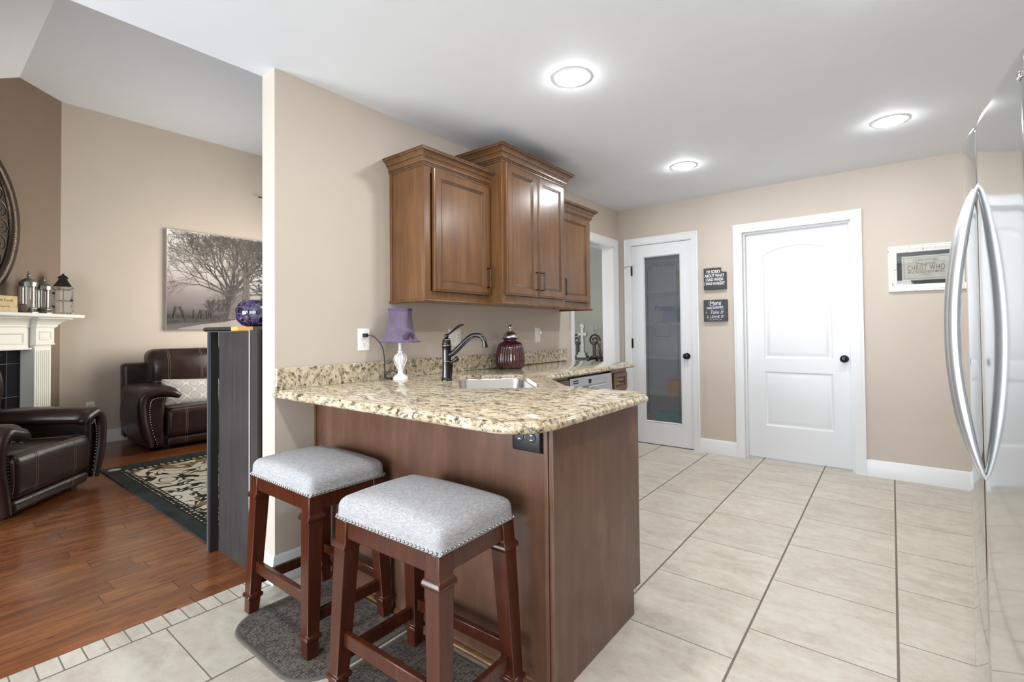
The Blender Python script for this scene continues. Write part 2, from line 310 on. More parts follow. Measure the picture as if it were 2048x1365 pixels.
# ------------------------------------------------------------------ helpers
class MB:
    """collects shapes, built as ONE mesh object"""
    def __init__(s): s.v = []; s.f = []; s.mi = []; s.cur = 0
    def add(s, vs, fs):
        o = len(s.v); s.v += [tuple(p) for p in vs]; s.f += [tuple(i + o for i in f) for f in fs]; s.mi += [s.cur] * len(fs); return s
    def box(s, x0, x1, y0, y1, z0, z1):
        return s.add([(x0, y0, z0), (x1, y0, z0), (x1, y1, z0), (x0, y1, z0), (x0, y0, z1), (x1, y0, z1), (x1, y1, z1), (x0, y1, z1)],
                     [(0, 3, 2, 1), (4, 5, 6, 7), (0, 1, 5, 4), (1, 2, 6, 5), (2, 3, 7, 6), (3, 0, 4, 7)])
    def loft(s, loops, cap0=True, cap1=True, closed=True):
        n = len(loops[0]); vs = [p for L in loops for p in L]; fs = []
        for k in range(len(loops) - 1):
            for i in range(n if closed else n - 1):
                j = (i + 1) % n; fs.append((k * n + i, k * n + j, (k + 1) * n + j, (k + 1) * n + i))
        if cap0: fs.append(tuple(range(n - 1, -1, -1)))
        if cap1: fs.append(tuple((len(loops) - 1) * n + i for i in range(n)))
        return s.add(vs, fs)
    def lathe(s, cx, cy, prof, n=32, cap0=True, cap1=True, rfun=None):
        L = []
        for r, z in prof:
            L.append([(cx + (rfun(r, z, 2 * pi * i / n) if rfun else r) * cos(2 * pi * i / n), cy + (rfun(r, z, 2 * pi * i / n) if rfun else r) * sin(2 * pi * i / n), z) for i in range(n)])
        return s.loft(L, cap0, cap1)
    def tube(s, pts, r, n=10, sx=1.0, sy=1.0, upv=(0, 0, 1), cap=True):
        P = [Vector(p) for p in pts]; L = []; ref = Vector(upv)
        for i, p in enumerate(P):
            d = (P[min(i + 1, len(P) - 1)] - P[max(i - 1, 0)]).normalized()
            a = d.cross(ref)
            if a.length < 1e-4: a = d.cross(Vector((1, 0, 0)))
            a.normalize(); b = a.cross(d).normalized(); ref = b
            rr = r[i] if isinstance(r, (list, tuple)) else r
            L.append([tuple(p + a * (rr * sx * cos(2 * pi * k / n)) + b * (rr * sy * sin(2 * pi * k / n))) for k in range(n)])
        return s.loft(L, cap, cap)
    def prism(s, poly, m, d0, d1):
        """poly of (u,v) extruded between depths, m(u,v,d)->xyz"""
        return s.loft([[m(u, v, d0) for u, v in poly], [m(u, v, d1) for u, v in poly]])
    def rings(s, loops2, m, back=None):
        """loops2: list of (outline [(u,v)...], depth); last one capped; closed at the back if a depth is given"""
        L = [[m(u, v, d) for u, v in o] for o, d in loops2]
        if back is not None: L = [[m(u, v, back) for u, v in loops2[0][0]]] + L
        return s.loft(L, back is not None, True)
    def rbox(s, cx, cy, cz, sx, sy, sz, r, n=6, fn=None):
        hx, hy, hz = sx / 2, sy / 2, sz / 2; r = min(r, hx, hy, hz)
        idx = {}; vs = []; fs = []
        def cl(h):
            k = [-h, -h + r * .3, -h + r * .65, -h + r]; m = max(2, n); q = [-h + r + (2 * h - 2 * r) * i / m for i in range(1, m)]
            return k + q + [h - r, h - r * .65, h - r * .3, h]
        gx, gy, gz = cl(hx), cl(hy), cl(hz)
        def vert(p):
            key = tuple(round(c, 6) for c in p)
            if key not in idx:
                q = rnd(p, hx, hy, hz, r); 
                if fn: q = fn(*q)
                idx[key] = len(vs); vs.append((cx + q[0], cy + q[1], cz + q[2]))
            return idx[key]
        for ax in range(3):
            ga, gb = [(gy, gz), (gz, gx), (gx, gy)][ax]; h = (hx, hy, hz)[ax]
            for sg in (-1, 1):
                for i in range(len(ga) - 1):
                    for j in range(len(gb) - 1):
                        q = []
                        for a, b in ((i, j), (i + 1, j), (i + 1, j + 1), (i, j + 1)):
                            p = [0, 0, 0]; p[ax] = sg * h; p[(ax + 1) % 3] = ga[a]; p[(ax + 2) % 3] = gb[b]; q.append(vert(p))
                        fs.append(tuple(q if sg > 0 else q[::-1]))
        return s.add(vs, fs)
    def ball(s, x, y, z, r, n=8, m=6, sz=1.0):
        pr = [(r * sin(pi * i / m), z - r * sz * cos(pi * i / m)) for i in range(1, m)]
        return s.lathe(x, y, [(r * .05, z - r * sz)] + pr + [(r * .05, z + r * sz)], n)
    def build(s, name, mat, parent=None, off=None, bevel=0, smooth=35, seg=2, mats=None):
        off = Vector(off) if off is not None else (parent['_o'] if parent is not None and '_o' in parent.keys() else None)
        o3 = Vector(off) if off is not None else Vector((0, 0, 0))
        me = bpy.data.meshes.new(name); me.from_pydata([(x - o3.x, y - o3.y, z - o3.z) for x, y, z in s.v], [], s.f)
        bm = bmesh.new(); bm.from_mesh(me); bmesh.ops.recalc_face_normals(bm, faces=bm.faces); bm.to_mesh(me); bm.free()
        for mm in (mats or [mat]): me.materials.append(MAT[mm])
        if mats:
            for p, i in zip(me.polygons, s.mi): p.material_index = i
        if smooth:
            me.polygons.foreach_set('use_smooth', [True] * len(me.polygons)); me.set_sharp_from_angle(angle=radians(smooth))
        o = bpy.data.objects.new(name, me); C.objects.link(o)
        if parent is not None:
            o.parent = parent
            if off is not None: o['_o'] = tuple(o3)
        elif off is not None: o.location = o3
        if bevel:
            b = o.modifiers.new('bevel', 'BEVEL'); b.width = bevel; b.segments = seg; b.limit_method = 'ANGLE'; b.angle_limit = radians(40)
        return o
def rnd(p, hx, hy, hz, r):
    c = [max(-h + r, min(h - r, q)) for q, h in zip(p, (hx, hy, hz))]; d = [p[i] - c[i] for i in range(3)]
    l = sqrt(sum(x * x for x in d))
    return tuple(c) if l < 1e-9 else tuple(c[i] + d[i] / l * r for i in range(3))
def box(*a): return MB().box(*a)
def tag(o, label, cat, group=None):
    o['label'] = label; o['category'] = cat
    if group: o['group'] = group
    return o
def thing(name, label, cat, loc=(0, 0, 0), rotz=0, group=None, world=True):
    """an Empty at the thing's base; with world=True its parts are written in world coordinates"""
    o = bpy.data.objects.new(name, None); C.objects.link(o); o.location = loc; o.rotation_euler = (0, 0, rotz)
    o.empty_display_size = .05
    if world: o['_o'] = tuple(loc)
    return tag(o, label, cat, group)
def struct(name, mb, mat, parent=None, **kw):
    o = mb.build(name, mat, parent, **kw)
    if parent is None: o['kind'] = 'structure'
    return o
def text(name, s, size, loc, rot, mat, parent=None, ext=.0004, align='CENTER', sx=1.0, shear=0.0, bold=0.0, space=1.0):
    cu = bpy.data.curves.new(name, 'FONT'); cu.body = s; cu.size = size; cu.extrude = ext; cu.align_x = align; cu.align_y = 'CENTER'
    cu.shear = shear; cu.offset = bold; cu.space_character = space; cu.resolution_u = 3
    o = bpy.data.objects.new(name, cu); C.objects.link(o); cu.materials.append(MAT[mat])
    l = Vector(loc)
    if parent is not None:
        o.parent = parent
        if '_o' in parent.keys(): l = l - Vector(parent['_o'])
    me = bpy.data.meshes.new_from_object(o); me.materials.clear(); me.materials.append(MAT[mat])
    bpy.data.objects.remove(o); o = bpy.data.objects.new(name, me); C.objects.link(o)
    if parent is not None: o.parent = parent
    o.location = l; o.rotation_euler = rot; o.scale = (sx, 1, 1)
    return o
def nails(parent, pts, r, mat='nail'):
    me = None
    for p in pts:
        if me is None: o = MB().ball(0, 0, 0, r, 8, 5).build('nailhead', mat, parent, off=(0, 0, 0)); me = o.data
        else: o = bpy.data.objects.new('nailhead', me); C.objects.link(o); o.parent = parent
        o.location = p
def dup(root, loc, rotz, label, group=None, name=None):
    r = root.copy(); C.objects.link(r); r.location = loc; r.rotation_euler = (0, 0, rotz); r['label'] = label
    for ch in list(root.children):
        c = ch.copy(); C.objects.link(c); c.parent = r
        for g in ch.children:
            d = g.copy(); C.objects.link(d); d.parent = c
    return r
def rect(u0, u1, v0, v1): return [(u0, v0), (u1, v0), (u1, v1), (u0, v1)]
def inset(r, d): return rect(r[0][0] + d, r[2][0] - d, r[0][1] + d, r[2][1] - d)
def rrect(x0, x1, y0, y1, r, n=6):
    o = []
    for cx, cy, a0 in ((x1 - r, y0 + r, -90), (x1 - r, y1 - r, 0), (x0 + r, y1 - r, 90), (x0 + r, y0 + r, 180)):
        for i in range(n + 1): a = radians(a0 + 90 * i / n); o.append((cx + r * cos(a), cy + r * sin(a)))
    return o
def mX(d0): return lambda u, v, d: (d0 + d, u, v)           # plane facing +X: u=y, v=z
def mYn(d0): return lambda u, v, d: (u, d0 - d, v)          # plane facing -Y: u=x, v=z

XW, XT, YE, YB = -2.290, -2.415, 1.092, 4.745
KH = 2.44; XF = -6.74; YC = 1.013; LH = 3.60; XR = 1.05; YR = -3.0

# ------------------------------------------------------------------ the setting
struct('floor_kitchen', box(-2.2965, XR + .1, YR - .1, YB + .9, -.06, 0), 'tile')
struct('floor_border', box(-2.413, -2.2965, YR - .1, 3.6, -.06, 0), 'btile')
struct('floor_living', box(XF - .1, -2.413, YR - .1, 3.95, -.06, 0), 'woodfloor')
struct('floor_hall', box(-4.3, -2.2965, 3.95, 7.1, -.06, -.001), 'woodfloor')
# kitchen side wall with the cased opening near the far corner
OY0, OY1, OZ = 3.815, 4.640, 2.045
w_ = MB(); w_.box(XT, XW, YE, OY0, 0, KH).box(XT, XW, OY1, YB + .12, 0, KH).box(XT, XW, OY0, OY1, OZ, KH)
struct('wall_left', w_, 'wall')
# back wall with door openings
PX0, PX1, DX0, DX1, DZ = -2.148, -1.506, -1.066, -.244, 2.052
w_ = MB()
for a, b in ((XW, PX0), (PX1, DX0), (DX1, XR + .1)): w_.box(a, b, YB, YB + .12, 0, KH)
for a, b in ((PX0, PX1), (DX0, DX1)): w_.box(a, b, YB, YB + .12, DZ, KH)
struct('wall_back', w_, 'wall')
struct('wall_right', box(XR, XR + .1, YR, YB + .12, 0, KH), 'wall')
w_ = MB(); w_.box(-2.413, -2.0, YR - .1, YR, 0, KH).box(.5, XR, YR - .1, YR, 0, KH).box(-2.0, .5, YR - .1, YR, 0, .18).box(-2.0, .5, YR - .1, YR, 2.12, KH)
struct('wall_rear', w_, 'wall')
w_ = MB(); w_.box(XF, -4.3, YR - .1, YR, 0, LH).box(-2.8, -2.413, YR - .1, YR, 0, LH).box(-4.3, -2.8, YR - .1, YR, 0, .4).box(-4.3, -2.8, YR - .1, YR, 2.1, LH)
struct('wall_living_rear', w_, 'wall')
struct('ceiling_kitchen', box(XT, XR + .1, YR - .1, YB + .12, KH, KH + .08), 'ceil')
struct('wall_header', box(XT, XT + .1, YR - .1, 3.95, KH + .08, LH + .05), 'wall')
struct('ceiling_living', box(XF - .1, XT, .668, 3.95, LH, LH + .06), 'ceil')
m_ = MB(); zA = LH - .83 * (.668 + .75)
m_.loft([[(x, .668, LH), (x, -.75, zA), (x, YR, zA), (x, YR, zA + .06), (x, -.75, zA + .06), (x, .668, LH + .06)] for x in (XF - .1, XT)])
struct('ceiling_slope', m_, 'ceil')
struct('wall_far', box(XF - .1, XF, YC - .05, 3.95, 0, LH), 'wall')
DG = lambda t, n, z: (XF + (t + n) * .70711, YC + (n - t) * .70711, z)
m_ = MB(); m_.loft([[DG(t, 0, 0), DG(t, -.1, 0), DG(t, -.1, LH), DG(t, 0, LH)] for t in (-.1, 3.6)])
struct('wall_diagonal', m_, 'accent')
w_ = MB(); w_.box(XF, -6.1, 3.85, 3.95, 0, LH).box(-4.4, XT, 3.85, 3.95, 0, LH).box(-6.1, -4.4, 3.85, 3.95, 0, .7).box(-6.1, -4.4, 3.85, 3.95, 2.7, LH)
struct('wall_living_end', w_, 'wall')
# hall beyond the cased opening
struct('wall_hall_end', box(-4.3, -2.0, 6.95, 7.05, 0, 2.5), 'sage')
struct('wall_hall_side', box(-4.35, -4.25, 3.95, 7.0, 0, 2.5), 'sage')
struct('wall_hall_right', box(XT, XT + .1, YB + .12, 6.95, 0, 2.5), 'sage')
struct('ceiling_hall', box(-4.3, XT, 3.9, 7.0, 2.44, 2.5), 'ceil')
# pantry closet
m_ = MB(); m_.box(-2.3, -1.33, 5.55, 5.6, 0, KH).box(-2.30, -2.24, YB + .12, 5.55, 0, KH).box(-1.39, -1.33, YB + .12, 5.55, 0, KH).box(-2.3, -1.33, YB + .12, 5.6, KH, KH + .05)
struct('wall_pantry', m_, 'ceil')

def base_profile(h=.130, t=.016):
    return [(0, 0), (t, 0), (t, h * .74), (t * .8, h * .80), (t * .8, h * .90), (t * .45, h * .97), (t * .3, h), (0, h)]
def baseboard(name, p0, p1, nrm, h=.130):
    m = MB(); m.loft([[(p[0] + nrm[0] * o, p[1] + nrm[1] * o, z) for o, z in base_profile(h)] for p in (p0, p1)])
    return struct(name, m, 'trim')
baseboard('baseboard_back', (-1.452, YB), (-1.133, YB), (0, -1))
baseboard('baseboard_back_right', (-.174, YB), (XR, YB), (0, -1))
# baseboard wrapping the end of the side wall
m_ = MB(); pr = base_profile(); path = [(XT, YE + .5), (XT, YE), (XW, YE), (XW, 1.285)]; nr = [(-1, 0), (-1, -1), (1, -1), (1, 0)]
m_.loft([[(p[0] + q[0] * o, p[1] + q[1] * o, z) for o, z in pr] for p, q in zip(path, nr)])
struct('baseboard_left', m_, 'trim')
baseboard('baseboard_far', (XF, YC + .01), (XF, 3.85), (1, 0), .135)
m_ = MB(); m_.loft([[DG(t, o, z) for o, z in base_profile()] for t in (.01, .28)]); struct('baseboard_diagonal', m_, 'trim')

def casing(name, m, u0, u1, top, wd=.082, th=.02, legs=(1, 1)):
    """door casing: profile swept up, over and down, mitred; u0,u1 = outer edges"""
    prof = [(0, 0), (0, th), (wd * .12, th * 1.05), (wd * .2, th * .85), (wd * .5, th * .8), (wd * .62, th * .62), (wd * .85, th * .55), (wd, th * .35), (wd, 0)]
    mb = MB(); L = []
    for (u, v, du, dv) in ((u0, 0, 1, 0), (u0, top, 1, -1), (u1, top, -1, -1), (u1, 0, -1, 0)):
        L.append([m(u + du * o, v + dv * o, d) for o, d in prof])
    mb.loft(L); return struct(name, mb, 'trim')
casing('trim_1', mYn(YB), -2.213, -1.452, 2.121, .067)
casing('trim_2', mYn(YB), -1.133, -.174, 2.121, .072)
casing('trim_3', mX(XW), 3.742, 4.716, 2.121, .078)
m_ = MB(); m_.box(XT - .004, XW + .002, OY0, OY0 + .012, 0, OZ).box(XT - .004, XW + .002, OY1 - .012, OY1, 0, OZ).box(XT - .004, XW + .002, OY0, OY1, OZ - .012, OZ); struct('trim_4', m_, 'trim')
m_ = MB()
for a, b in ((PX0, PX1), (DX0, DX1)): m_.box(a, a + .005, YB - .002, YB + .12, 0, DZ).box(b - .005, b, YB - .002, YB + .12, 0, DZ).box(a, b, YB - .002, YB + .12, DZ - .005, DZ)
m_.box(DX0 + .005, DX0 + .02, YB + .035, YB + .072, 0, DZ - .005).box(DX1 - .02, DX1 - .005, YB + .035, YB + .072, 0, DZ - .005).box(DX0 + .02, DX1 - .02, YB + .035, YB + .072, DZ - .02, DZ - .005)
struct('trim_5', m_, 'trim')

# window frames of the off-camera windows that let the daylight in
def wframe(name, x0, x1, z0, z1, y, mullions):
    m = MB(); m.box(x0, x0 + .06, y, y + .08, z0, z1).box(x1 - .06, x1, y, y + .08, z0, z1).box(x0, x1, y, y + .08, z0, z0 + .06).box(x0, x1, y, y + .08, z1 - .06, z1)
    for u in mullions: m.box(u - .03, u + .03, y, y + .08, z0, z1)
    struct(name, m, 'trim')
wframe('window_1', -2.0, .5, .18, 2.12, YR - .1, [-.75]); wframe('window_2', -4.3, -2.8, .4, 2.1, YR - .1, [-3.55]); wframe('window_3', -6.1, -4.4, .7, 2.7, 3.87, [-5.25])

# ------------------------------------------------------------------ doors
# pantry door: glazed, nearly flush with the wall
pd = thing('door_1', 'white pantry door with a tall frosted glass pane', 'door', (-1.83, YB, 0)); pd['kind'] = 'structure'
sx0, sx1, sz0, sz1 = -2.141, -1.513, .008, 2.044; gx0, gx1, gz0, gz1 = -2.006, -1.640, .237, 1.915
m_ = MB(); f = mYn(YB + .012)
o = rect(sx0, sx1, sz0, sz1); g = rect(gx0 - .012, gx1 + .012, gz0 - .012, gz1 + .012)
for side, s0 in (('f', 0.0),):
    m_.loft([[f(u, v, 0) for u, v in o], [f(u, v, 0) for u, v in g], [f(u, v, -.003) for u, v in inset(g, .003)], [f(u, v, .004) for u, v in inset(g, .006)], [f(u, v, -.006) for u, v in inset(g, .013)], [f(u, v, -.034) for u, v in inset(g, .013)], [f(u, v, -.034) for u, v in o]], False, False)
    n_ = 4; b0 = len(m_.v) - 28
    m_.f += [(b0 + i, b0 + (i + 1) % 4, b0 + 24 + (i + 1) % 4, b0 + 24 + i) for i in range(4)]; m_.mi += [0] * 4
m_.build('door_frame', 'door', pd)
gp = MB().box(gx0 + .002, gx1 - .002, YB + .028, YB + .034, gz0 + .002, gz1 - .002).build('glass_pane', 'frost', pd)
m_ = MB(); yg = YB + .0265
bx0, bx1, bz0, bz1 = gx0 + .03, gx1 - .03, gz0 + .06, gz1 - .09
for x in (bx0, bx1): m_.box(x - .0022, x + .0022, yg, yg + .001, bz0, bz1 - .06)
for sx, xc in ((1, bx0), (-1, bx1)):
    pts = [(xc + sx * .06 * (1 - cos(a)), yg + .0005, bz1 - .06 + .06 * sin(a)) for a in [pi / 2 * i / 8 for i in range(9)]]
    m_.tube(pts, .0018, 5)
    pts = [(xc + sx * (.06 + .07 * i / 10), yg + .0005, bz1 + .004 * sin(i * .9)) for i in range(11)]; m_.tube(pts, .0014, 5)
random.seed(3)
for i in range(15):
    x = gx0 + .085 + .2 * i / 14; z = bz1 + .012 * sin(i * 1.7) + .004; a = random.uniform(0, pi)
    m_.add([(x + .011 * cos(a), yg, z + .011 * sin(a)), (x - .004 * sin(a), yg, z + .004 * cos(a)), (x - .011 * cos(a), yg, z - .011 * sin(a)), (x + .004 * sin(a), yg, z - .004 * cos(a))], [(0, 1, 2, 3)])
cx_, cz_ = (gx0 + gx1) / 2, 1.19
m_.tube([(cx_ + .09 * cos(a), yg + .0005, cz_ + .06 * sin(a)) for a in [pi * i / 12 for i in range(13)]], .0013, 5)
m_.tube([(cx_ - .085, yg + .0005, cz_), (cx_ - .07, yg + .0005, cz_ - .09), (cx_ + .07, yg + .0005, cz_ - .09), (cx_ + .085, yg + .0005, cz_)], .0013, 5)
m_.build('etched_border', 'etch', pd)
text('etched_lettering', 'Pantry', .085, ((gx0 + gx1) / 2 + .01, yg, 1.385), (pi / 2, 0, 0), 'etch', pd, shear=.35, sx=.95)
def knob(parent, x, z, y, mat='faucet'):
    k = MB(); L = []
    for r, d in ((.030, 0), (.031, .004), (.027, .008), (.012, .010), (.011, .028), (.018, .032), (.027, .040), (.029, .050), (.025, .058), (.014, .064), (.003, .065)):
        L.append([(x + r * cos(2 * pi * i / 24), y - d, z + r * sin(2 * pi * i / 24)) for i in range(24)])
    k.loft(L); o = k.build('door_knob', mat, parent); o['label'] = 'black round door knob'; return o
knob(pd, -1.574, .908, YB + .012)
for z in (1.785, 1.030, .25):
    m_ = MB(); m_.box(-2.147, -2.131, YB + .003, YB + .0125, z - .048, z + .048)
    m_.lathe(-2.143, YB + .002, [(.0055, z - .05), (.0055, z + .05)], 10); h = m_.build('hinge', 'bronze', pd); h['label'] = 'dark bronze hinge'
m_ = MB(); m_.tube([(-2.143, YB - .002, 1.838), (-2.16, YB - .03, 1.838), (-2.185, YB - .052, 1.830)], .004, 8).tube([(-2.143, YB - .002, 1.838), (-2.12, YB - .02, 1.842), (-2.105, YB - .03, 1.842)], .004, 8)
m_.ball(-2.187, YB - .054, 1.829, .009); m_.ball(-2.103, YB - .031, 1.842, .007); m_.build('hinge_pin_stop', 'screw', pd)

# second door: two moulded panels, the upper one arched
d2 = thing('door_2', 'white two panel door with an arched upper panel', 'door', (-.655, YB + .07, 0)); d2['kind'] = 'structure'
m_ = MB(); f = mYn(YB + .072); o = rect(-1.058, -.252, .012, 2.036)
def arch(u0, u1, v0, v1, rise, n=14):
    w2 = (u1 - u0) / 2; uc = (u0 + u1) / 2
    return [(u0, v0), (u1, v0)] + [(uc + w2 * (1 - 2 * i / n), v1 + rise * (1 - (1 - 2 * i / n) ** 2)) for i in range(n + 1)]
def panel(mb, f, mk):
    mb.rings([(mk(0), 0), (mk(.006), -.004), (mk(.014), -.009), (mk(.020), -.009), (mk(.028), -.007), (mk(.046), -.0015), (mk(.05), -.001)], f)
up_ = lambda d: arch(-.906 + d, -.389 - d, .905 + d, 1.840 - d, .062); lo_ = lambda d: rect(-.906 + d, -.389 - d, .300 + d, .785 - d)
# door face: strips around the panels
U = up_(0)
m_.add([f(u, v, 0) for u, v in [(-1.058, .012), (-.252, .012), (-.252, .300), (-1.058, .300)]], [(0, 1, 2, 3)])
m_.add([f(u, v, 0) for u, v in [(-1.058, .785), (-.252, .785), (-.252, .905), (-1.058, .905)]], [(0, 1, 2, 3)])
for a, b in ((-1.058, -.906), (-.389, -.252)):
    for c, d in ((.300, .785), (.905, 1.840)): m_.add([f(u, v, 0) for u, v in rect(a, b, c, d)], [(0, 1, 2, 3)])
top = U[2:]; q = [(-.252, 1.840), (-.252, 2.036), (-1.058, 2.036), (-1.058, 1.840)]
vs = [f(u, v, 0) for u, v in top] + [f(u, 2.036, 0) for u, v in top]; n = len(top)
m_.add(vs, [(i, i + 1, n + i + 1, n + i) for i in range(n - 1)])
m_.add([f(u, v, 0) for u, v in rect(-1.058, -.906, 1.840, 2.036)], [(0, 1, 2, 3)]); m_.add([f(u, v, 0) for u, v in rect(-.389, -.252, 1.840, 2.036)], [(0, 1, 2, 3)])
panel(m_, f, up_); panel(m_, f, lo_)
m_.loft([[f(u, v, 0) for u, v in o], [f(u, v, -.035) for u, v in o]], False, True)
m_.build('door_panel', 'door', d2)
knob(d2, -.311, .914, YB + .072)

# ------------------------------------------------------------------ recessed ceiling lights
def canlight(x, y, label):
    t = thing('ceiling_light', label, 'ceiling light', (x, y, KH), 0, 'recessed ceiling lights')
    MB().lathe(x, y, [(.074, KH - .001), (.074, KH - .0045), (.086, KH - .0050), (.1, KH - .0015), (.1, KH - .0005)], 40, True, True).build('trim_ring', 'trim', t)
    m = MB(); m.lathe(x, y, [(.073, KH - .0045), (.068, KH - .0105), (.05, KH - .0145), (.03, KH - .0165), (.004, KH - .017)], 32, True, True); m.build('lens', 'lens', t)
canlight(-1.234, 2.069, 'round recessed ceiling light nearest, above the sink and cabinets')
canlight(-1.246, 3.746, 'small looking recessed ceiling light farthest back, before the pantry door')
canlight(.016, 3.746, 'recessed ceiling light on the right, toward the refrigerator')
canlight(.016, 2.069, 'recessed ceiling light just above the top edge of view')
canlight(-1.234, .39, 'added recessed ceiling light, unseen, above the near edge of the peninsula')  # unseen can light, added to brighten the near part of the room
canlight(.016, .39, 'added recessed ceiling light, unseen, above the viewpoint')  # likewise added out of view, for more light near the camera
# ------------------------------------------------------------------ wall cabinets
CROWN = [(0, 0), (.008, .0), (.010, .012), (.016, .014), (.016, .024), (.022, .028), (.022, .036), (.026, .050), (.036, .064), (.040, .066), (.042, .072), (.054, .088), (.072, .098), (.076, .100), (.076, .112), (.080, .114), (.080, .120), (0, .120)]
def crown(x0, xf, y0, y1, z, h, right=True):
    k = h / .120; m = MB(); L = []
    pts = [(x0, y0, 0, -1), (xf, y0, 1, -1), (xf, y1, 1, 1), (x0, y1, 0, 1)]
    for x, y, a, b in pts: L.append([(x + a * o * k * .95, y + b * o * k * .95, z + q * k) for o, q in CROWN])
    m.loft(L); return m
def crownlines(x0, xf, y0, y1, z, h):
    k = h / .120; m = MB()
    for o, q in ((.0115, .0135), (.0185, .0262), (.0375, .0652), (.0735, .0992), (.0775, .1135)):
        L = [[(x + a * (o + d) * k * .95, y + b * (o + d) * k * .95, z + (q + e) * k) for d, e in ((-.003, -.003), (.0022, -.0038), (.0022, .0014), (-.003, .0026))] for x, y, a, b in [(x0, y0, 0, -1), (xf, y0, 1, -1), (xf, y1, 1, 1), (x0, y1, 0, 1)]]
        m.loft(L)
    return m
def rdoor(mb, m, u0, u1, v0, v1, th=.020, fr=.052, shade=None):
    """recessed panel cabinet door with stepped bead"""
    r = rect(u0, u1, v0, v1)
    mb.rings([(r, th - .004), (inset(r, .003), th - .001), (inset(r, .006), th), (inset(r, .0105), th), (inset(r, .012), th - .0015), (inset(r, .0135), th), (inset(r, fr), th), (inset(r, fr + .003), th - .004), (inset(r, fr + .007), th - .0045),
              (inset(r, fr + .010), th - .008), (inset(r, fr + .014), th - .0085), (inset(r, fr + .016), th - .011)], m, 0)
def groove(parent, m, r, th, fr):
    mb = MB()
    for d, w2, dz in ((.0100, .0036, th - .0004), (fr + .002, .0032, th - .0034), (fr + .0095, .0032, th - .0075)):
        a, b = inset(r, d), inset(r, d + w2)
        mb.loft([[m(u, v, dz) for u, v in a], [m(u, v, dz + .0004) for u, v in a], [m(u, v, dz + .0004) for u, v in b], [m(u, v, dz) for u, v in b]], False, False)
    return mb.build('glaze_line', 'glaze', parent, smooth=0)
def pull(parent, x, y, z0, z1, out=.028):
    mb = MB(); zc = (z0 + z1) / 2
    mb.tube([(x + out, y, z0 - .006 + (z1 - z0 + .012) * i / 12) for i in range(13)], [.0035 + .0022 * abs(cos(pi * i / 12 * 1.0)) if 0 < i < 12 else .0035 for i in range(13)], 8, upv=(0, 1, 0))
    for z in (z0, z1):
        mb.tube([(x, y, z), (x + out, y, z)], .0035, 8); mb.tube([(x, y, z), (x + .003, y, z)], .007, 10); mb.ball(x + out, y, z, .006)
    return mb.build('handle', 'bronze', parent)
thing_cabs = []
def wallcab(label, xf, y0, y1, z0, z1, ch, doors, crown_y1=None):
    t = thing('wall_cabinet', label, 'cabinet', (XW, (y0 + y1) / 2, z0), 0, 'stained maple wall cabinets')
    m = MB(); m.box(XW, xf - .019, y0, y1, z0, z1)
    m.build('body', 'maple', t, bevel=.0015)
    m = MB(); m.box(xf - .019, xf, y0 - .0015, y0 + .045, z0, z1).box(xf - .019, xf, y1 - .045, y1, z0, z1).box(xf - .019, xf, y0 + .045, y1 - .045, z1 - .045, z1).box(xf - .019, xf, y0 + .045, y1 - .045, z0, z0 + .045)
    m.build('face_frame', 'maple', t, bevel=.0015)
    MB().box(XW, XW + .02, y0 - .006, y0, z0, z1).build('scribe_strip', 'maple', t, bevel=.002)
    cw = crown(XW, xf, y0, crown_y1 or y1, z1 - .012, ch).build('crown_moulding', 'maple', t, smooth=25)
    crownlines(XW, xf, y0, crown_y1 or y1, z1 - .012, ch).build('glaze_line', 'glaze', cw, smooth=0)
    m = MB(); pr = [(0, 0), (.006, 0), (.013, -.004), (.015, -.010), (.010, -.016), (.002, -.018), (-.012, -.018), (-.012, 0)]
    kk = len(thing_cabs); thing_cabs.append(t)
    L = [[(x + a * o, y + b * o, z0 + q + .002) for o, q in pr] for x, y, a, b in [((XW, y0, 0, -1), (xf, y0, 1, -1), (xf, y1, 1, 0)), ((-2.01, y0, 0, -1), (xf, y0, 1, -1), (xf, y1, 1, 0)), ((xf, y0, 1, 0), (xf, y1, 1, 1), (XW, y1, 0, 1))][kk]]
    m.loft(L); m.build('light_rail', 'maple', t, smooth=25)
    for (u0, u1, v0, v1, hy) in doors:
        d = MB(); f = mX(xf + .0015); rdoor(d, f, u0, u1, v0, v1); dd = d.build('door', 'maple', t, smooth=20)
        groove(dd, f, rect(u0, u1, v0, v1), .020, .052)
        hz = 1.445 if v0 < 1.42 else 1.46
        pull(dd, xf + .020, hy, hz, hz + .118)
    return t
wallcab('shorter maple wall cabinet with one door, nearest and leftmost, above the lamp', -1.995, 1.764, 2.303, 1.352, 2.100, .085, [(1.818, 2.290, 1.397, 2.085, 2.262)], crown_y1=2.3035)
wallcab('tallest and deepest maple wall cabinet with a pair of doors', -1.890, 2.304, 3.030, 1.352, 2.245, .095, [(2.328, 2.6655, 1.397, 2.228, 2.640), (2.6695, 3.006, 1.397, 2.228, 2.697)])
wallcab('shorter maple wall cabinet farthest from the camera, beside the cased opening', -1.985, 3.031, 3.585, 1.352, 2.100, .085, [(3.085, 3.545, 1.397, 2.085, 3.125)])

